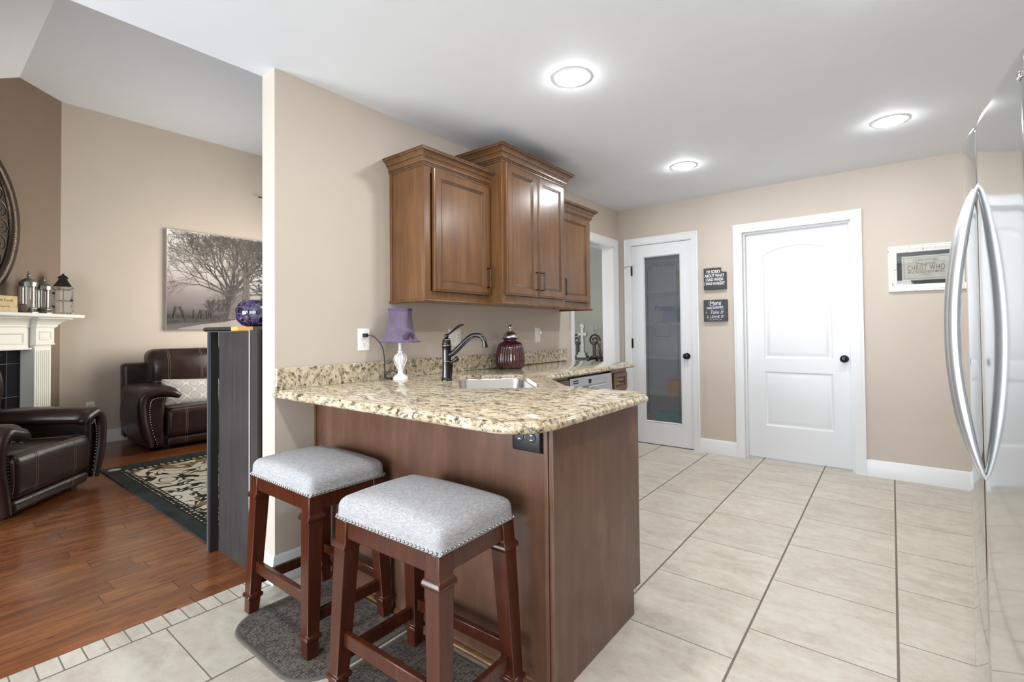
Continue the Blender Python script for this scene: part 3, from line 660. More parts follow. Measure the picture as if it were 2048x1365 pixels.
# ------------------------------------------------------------------ worktop with the corner sink
ZT = .905
A = [(-2.290, 1.105)]
outer = [(XW + .001, 1.100), (-.98, 1.100)]
rc = .135
outer += [(-.822 - rc + rc * cos(a), 1.100 + rc + rc * sin(a)) for a in [radians(-90 + 90 * i / 8) for i in range(9)]]
rb = .06
outer += [(-.822 - rb + rb * cos(a), 1.975 - rb + rb * sin(a)) for a in [radians(90 * i / 6) for i in range(7)]]
outer += [(-1.17, 1.975), (-1.225, 1.983), (-1.262, 2.002), (-1.53, 2.262), (-1.585, 2.325), (-1.63, 2.37), (-1.648, 2.42), (-1.648, 3.640), (-1.662, 3.662), (XW + .001, 3.662)]
SC = (-1.685, 1.982); e1 = (.7071, .7071); e2 = (-.7071, .7071)
hole = [(SC[0] + e1[0] * a + e2[0] * b, SC[1] + e1[1] * a + e2[1] * b) for a, b in rrect(-.195, .195, -.345, .345, .06)]
def slab(outer, hole, z0, z1, prof):
    """flat slab with a hole and a shaped outer edge"""
    bm = bmesh.new(); n = len(outer)
    nrm = []
    for i in range(n):
        p, q = Vector(outer[i - 1]), Vector(outer[(i + 1) % n]); c = Vector(outer[i])
        d1 = (c - p).normalized(); d2 = (q - c).normalized(); n1 = Vector((d1.y, -d1.x)); n2 = Vector((d2.y, -d2.x)); m = (n1 + n2); m = m / max(m.length_squared / 2, .3); nrm.append(m)
    wallside = [abs(p[0] - (XW + .001)) < 1e-6 for p in outer]
    L = []
    for o, z in prof:
        ring = []
        for p, m, ws in zip(outer, nrm, wallside):
            mm = Vector((0, m.y)) if ws else m
            ring.append(bm.verts.new((p[0] + mm.x * o, p[1] + mm.y * o, z)))
        L.append(ring)
    for k in range(len(L) - 1):
        for i in range(n): bm.faces.new((L[k][i], L[k][(i + 1) % n], L[k + 1][(i + 1) % n], L[k + 1][i]))
    for ring, z in ((L[0], prof[0][1]), (L[-1], prof[-1][1])):
        if hole:
            h = [bm.verts.new((x, y, z)) for x, y in hole]; he = [bm.edges.new((h[i], h[(i + 1) % len(h)])) for i in range(len(h))]
            oe = [bm.edges.get((ring[i], ring[(i + 1) % n])) for i in range(n)]
            bmesh.ops.triangle_fill(bm, use_beauty=True, edges=oe + he)
            L.append(h)
        else: bm.faces.new(ring)
    if hole:
        a, b = L[-2], L[-1]
        for i in range(len(a)): bm.faces.new((a[i], a[(i + 1) % len(a)], b[(i + 1) % len(a)], b[i]))
    bmesh.ops.recalc_face_normals(bm, faces=bm.faces)
    mb = MB(); bm.verts.index_update(); mb.v = [tuple(v.co) for v in bm.verts]; mb.f = [tuple(v.index for v in f.verts) for f in bm.faces]; mb.mi = [0] * len(mb.f); bm.free(); return mb
OG = [(.004, ZT), (.007, ZT - .0015), (.008, ZT - .006), (.012, ZT - .010), (.017, ZT - .014), (.020, ZT - .020), (.019, ZT - .028), (.014, ZT - .034), (.005, ZT - .037), (-.02, ZT - .037)]
tag(slab(outer, hole, 0, 0, OG).build('countertop', 'granite', None, off=(-1.5, 1.6, ZT - .037), smooth=40), 'speckled tan granite countertop wrapping from the wall to the peninsula', 'countertop')
tag(MB().box(XW + .001, XW + .021, 1.092, 3.662, ZT + .0005, 1.007).build('backsplash', 'granite', None, off=(XW + .01, 2.4, ZT), bevel=.002), 'speckled granite backsplash strip standing along the taupe wall', 'backsplash')

# sink
sk = thing('sink', 'stainless steel undermount sink set diagonally in the granite corner', 'sink', (SC[0], SC[1], ZT - .037))
def sl(a0, b0, r, z):
    b0 = b0 + .11 if b0 > .1 else b0
    return [(SC[0] + e1[0] * a + e2[0] * b, SC[1] + e1[1] * a + e2[1] * b, z) for a, b in rrect(-a0, a0, -b0, b0, r)]
m_ = MB(); m_.loft([sl(.1945, .2345, .0595, ZT - .024), sl(.1915, .2315, .058, ZT - .024), sl(.190, .230, .056, ZT - .028), sl(.186, .226, .055, ZT - .17), sl(.178, .218, .055, ZT - .19), sl(.155, .195, .05, ZT - .197), sl(.03, .03, .029, ZT - .199), sl(.03, .03, .029, ZT - .203), sl(.16, .20, .05, ZT - .201), sl(.19, .23, .056, ZT - .18), sl(.1945, .2345, .0595, ZT - .0425), sl(.1945, .2345, .0595, ZT - .024)], True, True)
m_.f = m_.f[:-2]; m_.mi = m_.mi[:len(m_.f)]
m_.build('basin', 'steel', sk)
MB().lathe(SC[0], SC[1], [(.045, ZT - .1985), (.045, ZT - .1955), (.038, ZT - .1965), (.012, ZT - .198)], 24).build('drain', 'chrome', sk)

# faucet
fx_, fy_ = -1.915, 1.848; D = Vector((.94, .34, 0)).normalized()
fa = thing('faucet', 'dark bronze kitchen faucet with lever handle behind the corner sink', 'faucet', (fx_, fy_, ZT))
MB().lathe(fx_, fy_, [(0.0304, ZT), (0.0304, ZT + .006), (0.0275, ZT + .010), (0.0263, ZT + .020), (0.0240, ZT + .05), (0.0240, ZT + .10), (0.0246, ZT + .104), (0.0240, ZT + .107), (0.0240, ZT + .165), (0.0252, ZT + .185), (0.0275, ZT + .188), (0.0275, ZT + .194), (0.0246, ZT + .197), (0.0228, ZT + .215), (0.0216, ZT + .222), (0.0199, ZT + .226), (0.0117, ZT + .232), (0.0023, ZT + .233)], 28).build('column', 'faucet', fa)
for z, rr_ in ((.105, .0252), (.1925, .0280), (.224, .0212)): o = MB().lathe(fx_, fy_, [(rr_ - .0004, ZT + z - .0012), (rr_, ZT + z), (rr_ - .0004, ZT + z + .0012)], 28).build('worn_ring', 'brass', fa)
P = lambda d, z: (fx_ + D.x * d, fy_ + D.y * d, ZT + z)
sp = [(.012, .140), (.03, .146), (.05, .158), (.075, .181), (.10, .205), (.125, .227), (.145, .240), (.165, .247), (.185, .247), (.203, .240), (.217, .226), (.224, .208), (.226, .196)]
m_ = MB(); m_.tube([P(*p) for p in sp], [.0165, .0150, .0143, .0143, .0143, .0143, .0143, .0140, .0135, .013, .0127, .0125, .013], 14); m_.build('spout', 'faucet', fa)
m_ = MB(); m_.tube([P(.226, .200), P(.2265, .190), P(.2265, .181)], [.0135, .0145, .0135], 14); m_.tube([P(.232, .188), P(.244, .184)], [.004, .003], 8); m_.build('aerator', 'faucet', fa)
m_ = MB(); m_.ball(fx_, fy_, ZT + .243, .0125, 12, 8)
m_.tube([P(-.004, .245), P(.02, .258), (*P(.045, .277)[:2], ZT + .277), P(.068, .294), P(.088, .302), P(.104, .3045)], [.009, .0085, .0098, .011, .0105, .006], 10, sx=1.0, sy=.62); m_.build('lever', 'faucet', fa)
S2 = Vector((D.x * .8 + .25, D.y * .8 + .45, 0)).normalized()
m_ = MB(); q = lambda d, z: (fx_ + S2.x * d, fy_ + S2.y * d, ZT + z)
m_.tube([q(.012, .092), q(.030, .102), q(.046, .112)], [.008, .0085, .0095], 12); m_.tube([q(.046, .112), q(.050, .1145), q(.062, .121), q(.064, .122)], [.011, .0135, .0135, .012], 14)
m_.tube([q(.016, .105), q(.030, .085), q(.024, .045), q(.020, .001)], [.005, .006, .006, .006], 8); m_.build('side_spray', 'faucet', fa)

# ------------------------------------------------------------------ peninsula and base cabinets
pn = thing('peninsula_cabinet', 'stained maple peninsula base under the granite overhang', 'cabinet', (-1.5, 1.6, 0))
m_ = MB(); m_.box(XW + .001, -.894, 1.295, 1.307, 0, .868); m_.build('back_panel', 'mapledark', pn, bevel=.001)
m_ = MB(); m_.loft([[(x, y, z) for y, z in [(1.305, 0), (1.882, 0), (1.882, .098), (1.945, .098), (1.945, .868), (1.305, .868)]] for x in (-.875, -.856)]); m_.build('end_panel', 'mapledark', pn, bevel=.001)
m_ = MB(); m_.box(-.893, -.876, 1.288, 1.306, 0, .868).box(-.874, -.868, 1.291, 1.306, 0, .868).box(-.866, -.853, 1.286, 1.306, 0, .868); m_.build('corner_trim', 'mapledark', pn, bevel=.002)
m_ = MB(); m_.box(XW + .001, XW + .014, 1.287, 1.296, 0, .868); m_.build('wall_scribe', 'maple', pn, bevel=.001)
m_ = MB(); m_.loft([[(x, 1.295 - o, z) for o, z in [(0, 0), (.017, 0), (.017, .008), (.013, .015), (.006, .0185), (0, .019)]] for x in (XW + .016, -.895)]); m_.build('shoe_moulding', 'maple', pn)
m_ = MB(); m_.box(-1.20, -.876, 1.925, 1.945, .098, .868).box(-1.20, -.876, 1.87, 1.882, 0, .098); m_.build('kitchen_side', 'maple', pn)

cc = thing('corner_sink_cabinet', 'diagonal maple sink base cabinet in the counter corner', 'cabinet', (-1.7, 2.0, 0))
cm = lambda u, v, d: (-1.230 + (-.7071) * u + .7071 * d - .02, 1.960 + .7071 * u + .7071 * d - .02, v)
m_ = MB(); m_.prism(rect(.03, .395, .10, .868), cm, -.012, 0); m_.build('face_frame', 'maple', cc)
m_ = MB(); rdoor(m_, lambda u, v, d: cm(u, v, d + .001), .05, .375, .13, .67, .018, .05); m_.build('door', 'maple', cc, smooth=20)
m_ = MB(); rdoor(m_, lambda u, v, d: cm(u, v, d + .001), .05, .375, .69, .845, .018, .03); m_.build('false_drawer_front', 'maple', cc, smooth=20)
m_ = MB(); m_.prism(rect(.05, .375, 0, .10), cm, -.07, -.06); m_.build('toe_kick', 'maple', cc)

nb = thing('filler_cabinet', 'narrow maple base cabinet strip between the corner and the dishwasher', 'cabinet', (-1.70, 2.58, 0))
m_ = MB(); m_.box(XW + .001, -1.712, 2.42, 2.738, .10, .868).box(-1.712, -1.694, 2.40, 2.738, .10, .868); m_.build('body', 'maple', nb, bevel=.001)
m_ = MB(); rdoor(m_, mX(-1.693), 2.50, 2.725, .70, .845, .018, .028); d_ = m_.build('drawer', 'maple', nb, smooth=20)
m_ = MB(); rdoor(m_, mX(-1.693), 2.50, 2.725, .13, .68, .018, .05); m_.build('door', 'maple', nb, smooth=20)
bc = thing('base_cabinet', 'narrow maple base cabinet with a drawer at the far end, right of the dishwasher', 'cabinet', (-1.9, 3.5, 0))
m_ = MB(); m_.box(XW + .001, -1.712, 3.362, 3.632, .10, .868).box(-1.712, -1.694, 3.362, 3.632, .10, .868).box(XW + .001, -1.76, 3.362, 3.632, 0, .10); m_.build('body', 'maple', bc, bevel=.001)
m_ = MB(); rdoor(m_, mX(-1.693), 3.378, 3.614, .700, .835, .018, .028); d_ = m_.build('drawer', 'maple', bc, smooth=20)
groove(d_, mX(-1.693), rect(3.378, 3.614, .700, .835), .018, .028)
h_ = MB(); h_.tube([(-1.676, 3.47, .768), (-1.650, 3.475, .768), (-1.648, 3.496, .768), (-1.650, 3.517, .768), (-1.676, 3.522, .768)], .0045, 8); h_.build('handle', 'bronze', d_)
m_ = MB(); rdoor(m_, mX(-1.693), 3.378, 3.614, .13, .68, .018, .05); m_.build('door', 'maple', bc, smooth=20)

dw = thing('dishwasher', 'stainless steel dishwasher under the far granite counter', 'dishwasher', (-1.98, 3.05, 0))
MB().box(XW + .05, -1.735, 2.745, 3.355, .02, .865).build('tub', 'black', dw)
m_ = MB(); m_.box(-1.735, -1.690, 2.748, 3.352, .11, .62).build('door', 'dwsteel', dw, bevel=.004)
m_ = MB(); m_.loft([[(x, y, z) for x, z in [(-1.735, .685), (-1.676, .685), (-1.683, .850), (-1.735, .850)]] for y in (2.748, 3.352)]); cp = m_.build('control_panel', 'dwsteel', dw, bevel=.004)
MB().box(-1.735, -1.715, 2.748, 3.352, .622, .684).build('handle_recess', 'black', dw)
m_ = MB(); m_.loft([[(x, y, z) for x, z in [(-1.69, .772), (-1.660, .768), (-1.652, .774), (-1.653, .783), (-1.685, .790)]] for y in (2.95, 3.245)]); m_.build('handle', 'handle', dw, bevel=.002)
m_ = MB()
for z in (.824, .810): 
    for y in (2.79, 2.812, 2.834): m_.box(-1.6825, -1.6795, y, y + .018, z, z + .007)
m_.build('vent_slots', 'dkslot', cp)
MB().box(-1.683, -1.6785, 3.000, 3.030, .797, .826).build('display', 'dkslot', cp)
for y in (3.06, 3.09, 3.12, 3.15, 3.23, 3.26): MB().box(-1.682, -1.6790, y, y + .014, .812, .818).build('touch_button', 'screw', cp)
MB().box(-1.75, -1.74, 2.745, 3.355, 0, .10).build('toe_kick', 'black', dw)

# ------------------------------------------------------------------ wall plates
def plate(label, y, z, wd, ht, mat, cat='outlet'):
    t = thing('wall_outlet' if cat == 'outlet' else 'wall_switch', label, cat, (XW, y, z))
    r = rect(y - wd / 2, y + wd / 2, z - ht / 2, z + ht / 2)
    MB().rings([(r, .001), (inset(r, .003), .005), (inset(r, .006), .0062)], mX(XW), 0).build('cover_plate', mat, t); return t
def recept(t, y, z, mat, f=None):
    f = f or mX(XW)
    o = [(y + .0165 * cos(a), z + max(-.0135, min(.0135, .0175 * sin(a)))) for a in [2 * pi * i / 28 for i in range(28)]]
    a = MB().rings([(o, .0065), ([(y + (u - y) * .95, z + (v - z) * .95) for u, v in o], .0075)], f, .004).build('receptacle', mat, t)
    m = MB(); m.prism(rect(y - .0075, y - .0055, z - .003, z + .006), f, .0070, .0079).prism(rect(y + .0055, y + .0075, z - .002, z + .006), f, .0070, .0079)
    m.prism([(y + .0028 * cos(2 * pi * i / 10), z - .008 + .0028 * sin(2 * pi * i / 10)) for i in range(10)], f, .0070, .0079); m.build('slots', 'dkslot', a)
t = plate('white duplex outlet at left with the lamp cord plugged in', 1.580, 1.132, .075, .122, 'white_pl')
recept(t, 1.580, 1.155, 'white_pl'); recept(t, 1.580, 1.109, 'white_pl')
t = plate('cream switch and outlet plate behind the faucet', 2.283, 1.132, .118, .122, 'almond')
f = mX(XW); MB().rings([(rect(2.240, 2.272, 1.100, 1.164), .0065), (inset(rect(2.240, 2.272, 1.100, 1.164), .002), .009)], f, .004).build('rocker_switch', 'almond', t)
a = MB().rings([(rect(2.296, 2.328, 1.100, 1.164), .0065), (inset(rect(2.296, 2.328, 1.100, 1.164), .002), .0085)], f, .004).build('receptacle', 'almond', t)
m_ = MB()
for z in (1.148, 1.114):
    m_.prism(rect(2.304, 2.306, z - .003, z + .006), f, .008, .0092).prism(rect(2.317, 2.319, z - .003, z + .006), f, .008, .0092)
m_.prism(rect(2.307, 2.317, 1.128, 1.131), f, .008, .0092).prism(rect(2.307, 2.317, 1.134, 1.137), f, .008, .0092); m_.build('slots', 'dkslot', a)
t = plate('slim white dimmer switch right of the purple jar', 3.237, 1.137, .075, .122, 'white_pl', 'switch')
m_ = MB(); m_.loft([[(XW + d, 3.252 + r * cos(2 * pi * i / 20), 1.155 + r * sin(2 * pi * i / 20)) for i in range(20)] for r, d in ((.018, .005), (.0175, .02), (.015, .024), (.002, .0245))]); m_.build('dial', 'white_pl', t)
MB().box(XW + .006, XW + .012, 3.232, 3.244, 1.105, 1.120).build('toggle', 'white_pl', t)
# black outlet on the peninsula panel
bo = thing('wall_outlet', 'black double outlet on the peninsula panel under the granite corner', 'outlet', (-1.00, 1.295, .80))
f = lambda u, v, d: (u, 1.295 - d, v); r = rect(-1.020, -.897, .772, .862)
MB().rings([(r, .002), (inset(r, .006), .014), (inset(r, .012), .016)], f, 0).build('cover_plate', 'black', bo, bevel=.001)
for x in (-.983, -.934):
    o = [(x + .020 * cos(a), .823 + .017 * sin(a)) for a in [2 * pi * i / 24 for i in range(24)]]
    a = MB().rings([(o, .017), ([(x + (u - x) * .9, .823 + (v - .823) * .9) for u, v in o], .0185)], f, .012).build('receptacle', 'black', bo)
    m_ = MB(); m_.prism(rect(x - .003, x + .006, .829, .832), f, .018, .0192).prism(rect(x - .003, x + .006, .814, .817), f, .018, .0192); m_.build('slots', 'screw', a)
m_ = MB(); m_.ball(-.9585, 1.2785, .823, .003); m_.build('screw', 'screw', bo)

# ------------------------------------------------------------------ things on the worktop
lx, ly = -2.165, 1.732
lp = thing('table_lamp', 'small white lamp with a lavender shade on the granite counter', 'lamp', (lx, ly, ZT))
rib = lambda r, z, a: r * (1 + .10 * cos(7 * a)) if .085 < z - ZT < .155 else r
MB().lathe(lx, ly, [(.041, ZT), (.042, ZT + .008), (.041, ZT + .014), (.034, ZT + .022), (.022, ZT + .030), (.015, ZT + .034), (.0165, ZT + .040), (.0135, ZT + .045), (.014, ZT + .055), (.017, ZT + .065)], 36).build('foot', 'chippy', lp)
MB().lathe(lx, ly, [(.015, ZT + .060), (.018, ZT + .075), (.024, ZT + .092), (.030, ZT + .108), (.0315, ZT + .118), (.028, ZT + .130), (.020, ZT + .142), (.013, ZT + .149), (.0125, ZT + .155), (.016, ZT + .158), (.016, ZT + .163), (.012, ZT + .166)], 56, rfun=rib).build('vase_body', 'chippy', lp)
m_ = MB()
for k in range(7):
    a = 2 * pi * k / 7 + .3
    m_.tube([(lx + r * cos(a + tw), ly + r * sin(a + tw), ZT + z) for r, z, tw in ((.016, .062, 0), (.026, .082, .1), (.0345, .103, .2), (.036, .118, .28), (.030, .135, .35), (.017, .148, .4))], .0022, 6)
m_.build('cage_ribs', 'chippy', lp)
MB().lathe(lx, ly, [(.0095, ZT + .165), (.0105, ZT + .168), (.0105, ZT + .215), (.009, ZT + .218)], 20).build('candle_sleeve', 'white_pl', lp)
def sq(h, z, bl=.35, rot=radians(38), n=40):
    o = []
    for i in range(n):
        a = 2 * pi * i / n; c, s_ = cos(a), sin(a); k = 1 / max(abs(c), abs(s_)); rr = h * (1 - bl + bl * k)
        o.append((lx + rr * cos(a + rot), ly + rr * sin(a + rot), z))
    return o
PRS = [(.107, .212), (.098, .222), (.088, .240), (.079, .262), (.072, .29), (.067, .32), (.064, .355), (.062, .392)]
m_ = MB(); m_.loft([sq(h, ZT + z) for h, z in PRS] + [sq(h - .0015, ZT + z) for h, z in PRS[::-1]], False, False); m_.build('lamp_shade', 'lavender', lp, smooth=50)
for h, z in ((.1075, .2125), (.0625, .391)):
    hh = .003 if z < .3 else .007
    m_ = MB(); m_.loft([sq(h + .0018, ZT + z - hh), sq(h + .0018, ZT + z + hh), sq(h - .002, ZT + z + hh), sq(h - .002, ZT + z - hh)], False, False)
    m_.build('shade_trim', 'lavdark', lp, smooth=50)
m_ = MB(); RT = Vector((.786, .618, 0)); FN = Vector((.618, -.786, 0))
for (a_, z, rr) in ((.052, .236, .017), (.076, .240, .014), (.063, .256, .014), (.081, .252, .011)):
    b_ = Vector((lx, ly, 0)) + RT * (a_ - .004) + FN * (.080 - (a_ - .05) * 1.0)
    for q_ in range(3):
        r_ = rr * (1 - .3 * q_); m_.tube([tuple(b_ + RT * (r_ * cos(t_)) + FN * (.004 + .005 * q_) + Vector((0, 0, ZT + z + r_ * sin(t_)))) for t_ in [2 * pi * i / 12 for i in range(13)]], .0034, 6, cap=False)
    m_.ball(b_.x + FN.x * .012, b_.y + FN.y * .012, ZT + z, rr * .45)
fl = m_.build('flower_ornament', 'grape', lp); fl['label'] = 'dark plum fabric flowers'
m_ = MB(); m_.loft([[(XW + d, 1.580 + a, 1.156 + b) for a, b in rrect(-h, h, -h * .8, h * .8, .004)] for d, h in ((.0078, .013), (.024, .013), (.030, .010))])
pc = [(XW + .024, 1.592, 1.156), (XW + .030, 1.62, 1.150), (XW + .034, 1.655, 1.12), (XW + .036, 1.68, 1.08), (XW + .036, 1.69, 1.02), (XW + .036, 1.692, .96), (XW + .038, 1.69, .925), (XW + .045, 1.688, ZT + .006)]
pc += [(XW + .055, 1.695, ZT + .004), (XW + .075, 1.73, ZT + .004), (XW + .07, 1.765, ZT + .02), (XW + .05, 1.75, ZT + .045), (XW + .04, 1.71, ZT + .04), (XW + .045, 1.69, ZT + .015), (XW + .07, 1.70, ZT + .008), (XW + .09, 1.72, ZT + .012), (lx - .028, ly + .0, ZT + .016)]
def smoothpath(p, k=4):
    o = []
    for i in range(len(p) - 1):
        a, b, c, d = [Vector(p[max(0, min(len(p) - 1, j))]) for j in (i - 1, i, i + 1, i + 2)]
        for q in range(k):
            u = q / k; o.append(tuple(.5 * ((2 * b) + (c - a) * u + (2 * a - 5 * b + 4 * c - d) * u * u + (3 * b - a - 3 * c + d) * u ** 3)))
    return o + [tuple(p[-1])]
m_.tube(smoothpath(pc), .0026, 7); m_.build('power_cord', 'black', lp)

jx, jy = -2.152, 2.705
jr = thing('cookie_jar', 'ribbed dark purple glass jar with a silver lid on the granite counter', 'jar', (jx, jy, ZT))
flut = lambda r, z, a: r * (1 + .055 * abs(sin(14 * a))) if .012 < z - ZT < .185 else r
MB().lathe(jx, jy, [(.078, ZT), (.088, ZT + .003), (.095, ZT + .012), (.099, ZT + .035), (.1, ZT + .065), (.097, ZT + .105), (.091, ZT + .14), (.083, ZT + .168), (.072, ZT + .183), (.055, ZT + .191), (.048, ZT + .196), (.047, ZT + .204), (.056, ZT + .209), (.066, ZT + .213), (.067, ZT + .216), (.03, ZT + .217)], 144, rfun=flut).build('jar_body', 'amethyst', jr)
MB().lathe(jx, jy, [(.050, ZT + .216), (.0515, ZT + .222), (.049, ZT + .232), (.042, ZT + .248), (.030, ZT + .258), (.016, ZT + .264), (.009, ZT + .268), (.008, ZT + .274), (.013, ZT + .280), (.0165, ZT + .290), (.015, ZT + .300), (.009, ZT + .308), (.003, ZT + .311)], 40).build('lid', 'mercury', jr)
# ------------------------------------------------------------------ refrigerator (side by side, bowed mirror-like doors)
fr = thing('refrigerator', 'tall stainless steel side by side refrigerator at the right edge', 'refrigerator', (.6, 1.885, 0))
MB().box(.275, 1.0, 1.435, 2.335, .02, 1.735).build('cabinet_body', 'fridgeside', fr, bevel=.005)
def fdoor(name, prof):
    m = MB(); L = []
    for z, o in ((.07, .006), (.074, .001), (.085, 0), (1.735, 0), (1.752, .001), (1.760, .005), (1.763, .012)):
        L.append([(x + o, y, z) for x, y in prof] + [(.272, prof[-1][1], z), (.272, prof[0][1], z)])
    m.loft(L); return m.build(name, 'fridge', fr, smooth=40)
near = [(.248, 1.430), (.234, 1.433), (.2265, 1.442), (.2235, 1.455)] + [(.2228 - .0225 * sin(pi / 2 * (y - 1.46) / .45), y) for y in [1.46 + .45 * i / 14 for i in range(15)]] + [(.2008, 1.915), (.2035, 1.9195), (.21, 1.921)]
far = [(.206, 1.9285), (.2035, 1.9288), (.2015, 1.930)] + [(.1880 + .0125 * ((2.07 - y) / .14) ** 2 if y < 2.07 else .1880 + .030 * ((y - 2.07) / .25) ** 2, y) for y in [1.931 + .384 * i / 20 for i in range(21)]] + [(.222, 2.325), (.232, 2.333), (.248, 2.336)]
da = fdoor('refrigerator_door', near); db = fdoor('freezer_door', far)
MB().box(.214, .27, 1.9212, 1.9283, .075, 1.76).build('door_gasket', 'ebonyflat', fr)
MB().box(.25, .9, 1.44, 2.33, 0.005, .066).build('base_grille', 'ebonyflat', fr)
for y in (1.44, 2.25): MB().box(.28, .36, y, y + .08, 1.735, 1.775).build('hinge_cover', 'fridgeside', fr)
def fhandle(parent, y, xd, mid):
    m = MB(); pts = []; rr = []
    for i in range(33):
        u = i / 32; z = .735 + .85 * u; o = sin(pi * u) ** .75
        pts.append((xd + .004 - (xd - mid) * o, y + (.035 if y > 1.925 else -.012) * (o - 1) * -0.0, z)); rr.append(.0035 + .0135 * min(1, 5 * min(u, 1 - u)) ** .7)
    m.tube(pts, rr, 16, sx=1.15, sy=.85, upv=(1, 0, 0))
    return m.build('handle', 'handle', parent)
fhandle(da, 1.893, .2005, .138); fhandle(db, 1.962, .1955, .134)
# badge on the upper door
m_ = MB(); yb_, zb_ = 1.464, 1.703
bx = .2228 - .0225 * sin(pi / 2 * (yb_ - 1.46) / .45)
m_.tube([(bx - .0006, yb_ + .0105 * cos(a), zb_ + .0105 * sin(a)) for a in [2 * pi * i / 24 for i in range(25)]], .0011, 6, cap=False)
m_.tube([(bx - .0006, yb_, zb_ + .006), (bx - .0006, yb_, zb_ - .005), (bx - .0006, yb_ - .005, zb_ - .005)], .0009, 5)
m_.tube([(bx - .0006, yb_ - .012, zb_), (bx - .0006, yb_ - .005, zb_)], .0009, 5); m_.ball(bx - .0004, yb_ + .0045, zb_ + .004, .0016)
m_.build('badge', 'chrome', da)
text('badge_lettering', 'LG', .022, (bx + .0008, yb_ - .021, zb_), (pi / 2, 0, -pi / 2), 'chrome', da, ext=.0006, bold=.0004)

# ------------------------------------------------------------------ things on the back wall
s1 = thing('wall_sign', 'black block sign with a notched corner reading I\'M SORRY, the upper of two', 'sign', (-1.295, YB, 1.64))
po = [(-1.393, 1.541), (-1.196, 1.541), (-1.196, 1.700), (-1.237, 1.704), (-1.244, 1.722), (-1.243, 1.744), (-1.393, 1.744)]
MB().prism(po, mYn(YB), .0005, .038).build('board', 'signblk', s1, bevel=.002)
for i, l in enumerate(["I'M SORRY", "ABOUT WHAT", "I SAID WHEN", "I WAS HUNGRY"]):
    text('lettering', l, .0395, (-1.300 + (.004 if i else -.004), YB - .0383, 1.7065 - .037 * i), (pi / 2, 0, 0), 'signwht', s1, sx=(.70, .66, .66, .65)[i], bold=.0005)
s2 = thing('wall_sign', 'black block sign with chalk script reading Menu, the lower of two', 'sign', (-1.295, YB, 1.34))
MB().prism(rect(-1.398, -1.190, 1.242, 1.444), mYn(YB), .0005, .038).build('board', 'signblk', s2, bevel=.002)
text('lettering', 'Menu', .060, (-1.292, YB - .0383, 1.410), (pi / 2, radians(-6), 0), 'chalk', s2, shear=.25, sx=.75, bold=.0006)
text('lettering', 'TWO CHOICES:', .027, (-1.296, YB - .0383, 1.369), (pi / 2, radians(-4), 0), 'chalk', s2, sx=.78, bold=.0009)
text('lettering', '1.', .028, (-1.372, YB - .0383, 1.325), (pi / 2, 0, 0), 'chalk', s2)
text('lettering', 'Take It', .046, (-1.285, YB - .0383, 1.327), (pi / 2, 0, 0), 'chalk', s2, shear=.4, sx=.9)
text('lettering', '2. LEAVE IT', .034, (-1.293, YB - .0383, 1.284), (pi / 2, 0, 0), 'chalk', s2, sx=.92)
m_ = MB()
for sg in (-1, 1): m_.tube([(-1.29 + sg * .055 * i / 12, YB - .0383, 1.260 + .004 * sin(i * .7) - .0004 * i) for i in range(13)], .0011, 5)
m_.build('flourish', 'chalk', s2); m_ = MB()
m_.tube([(-1.30 + .05 * cos(a), YB - .0383, 1.412 + .030 * sin(a)) for a in [radians(120 + 18 * i) for i in range(9)]], .0013, 5)
m_.build('flourish', 'chalk', s2); m_ = MB()
m_.tube([(-1.25 + .035 * i / 10, YB - .0383, 1.352 + .005 * sin(i * .6)) for i in range(11)], .001, 5); m_.build('flourish', 'chalk', s2)

pf = thing('framed_picture', 'distressed white framed scripture picture on the wall beside the refrigerator', 'picture', (.21, YB, 1.617))
f = mYn(YB); R = rect(-.013, .432, 1.443, 1.792)
MB().loft([[f(u, v, d) for u, v in inset(R, i)] for i, d in ((0, .0005), (0, .022), (.004, .026), (.010, .026), (.013, .022), (.016, .025), (.022, .026), (.036, .020), (.042, .016), (.048, .017), (.053, .012), (.053, .0005))] , False, False).build('frame', 'frwhite', pf, smooth=30)
MB().loft([[f(u, v, d) for u, v in inset(R, i)] for i, d in ((.052, .001), (.052, .010), (.082, .007), (.082, .001))], False, False).build('mat_board', 'matgrey', pf, smooth=0)
m_ = MB(); m_.rings([(inset(R, .080), .006), (inset(R, .0945), .006), (inset(R, .0955), .004), (inset(R, .098), .004)], f, .001); pp = m_.build('print_sheet', 'paper', pf, smooth=0)
m_ = MB(); m_.loft([[f(u, v, .0063) for u, v in inset(R, i)] for i in (.0945, .0965)], False, False); m_.build('print_line', 'ink', pp, smooth=0)
for s_, z, sz, sx in (('I CAN DO ALL', 1.676, .030, .75), ('things through', 1.650, .022, .9), ('CHRIST WHO', 1.616, .060, .54), ('STRENGTHENS ME', 1.585, .025, .72), ('PHILIPPIANS 4:13', 1.566, .010, 1.0)):
    text('print_lettering', s_, sz, (.209, YB - .0045, z), (pi / 2, 0, 0), 'ink', pp, ext=.0002, sx=sx, bold=.0002 if sz > .02 else 0, space=1.1 if sz > .05 else 1)
m_ = MB()
for sg in (-1, 1):
    m_.tube([(.209 + sg * (.035 + .075 * i / 12), YB - .0046, 1.655 + .012 * sin(pi * i / 12) * (1 if sg > 0 else .4)) for i in range(13)], .0008, 4)
m_.build('print_flourish', 'ink', pp)
m_ = MB(); random.seed(5)
for sg in (-1, 1):
    for i in range(12): m_.ball(.209 + sg * (.078 + random.uniform(0, .024)), YB - .0045, 1.585 + random.uniform(-.007, .007), .0028, 5, 4)
m_.build('print_flowers', 'inkred', pp)
MB().prism(inset(R, .051), f, .0108, .0118).build('glazing', 'frame_gl', pf, smooth=0)

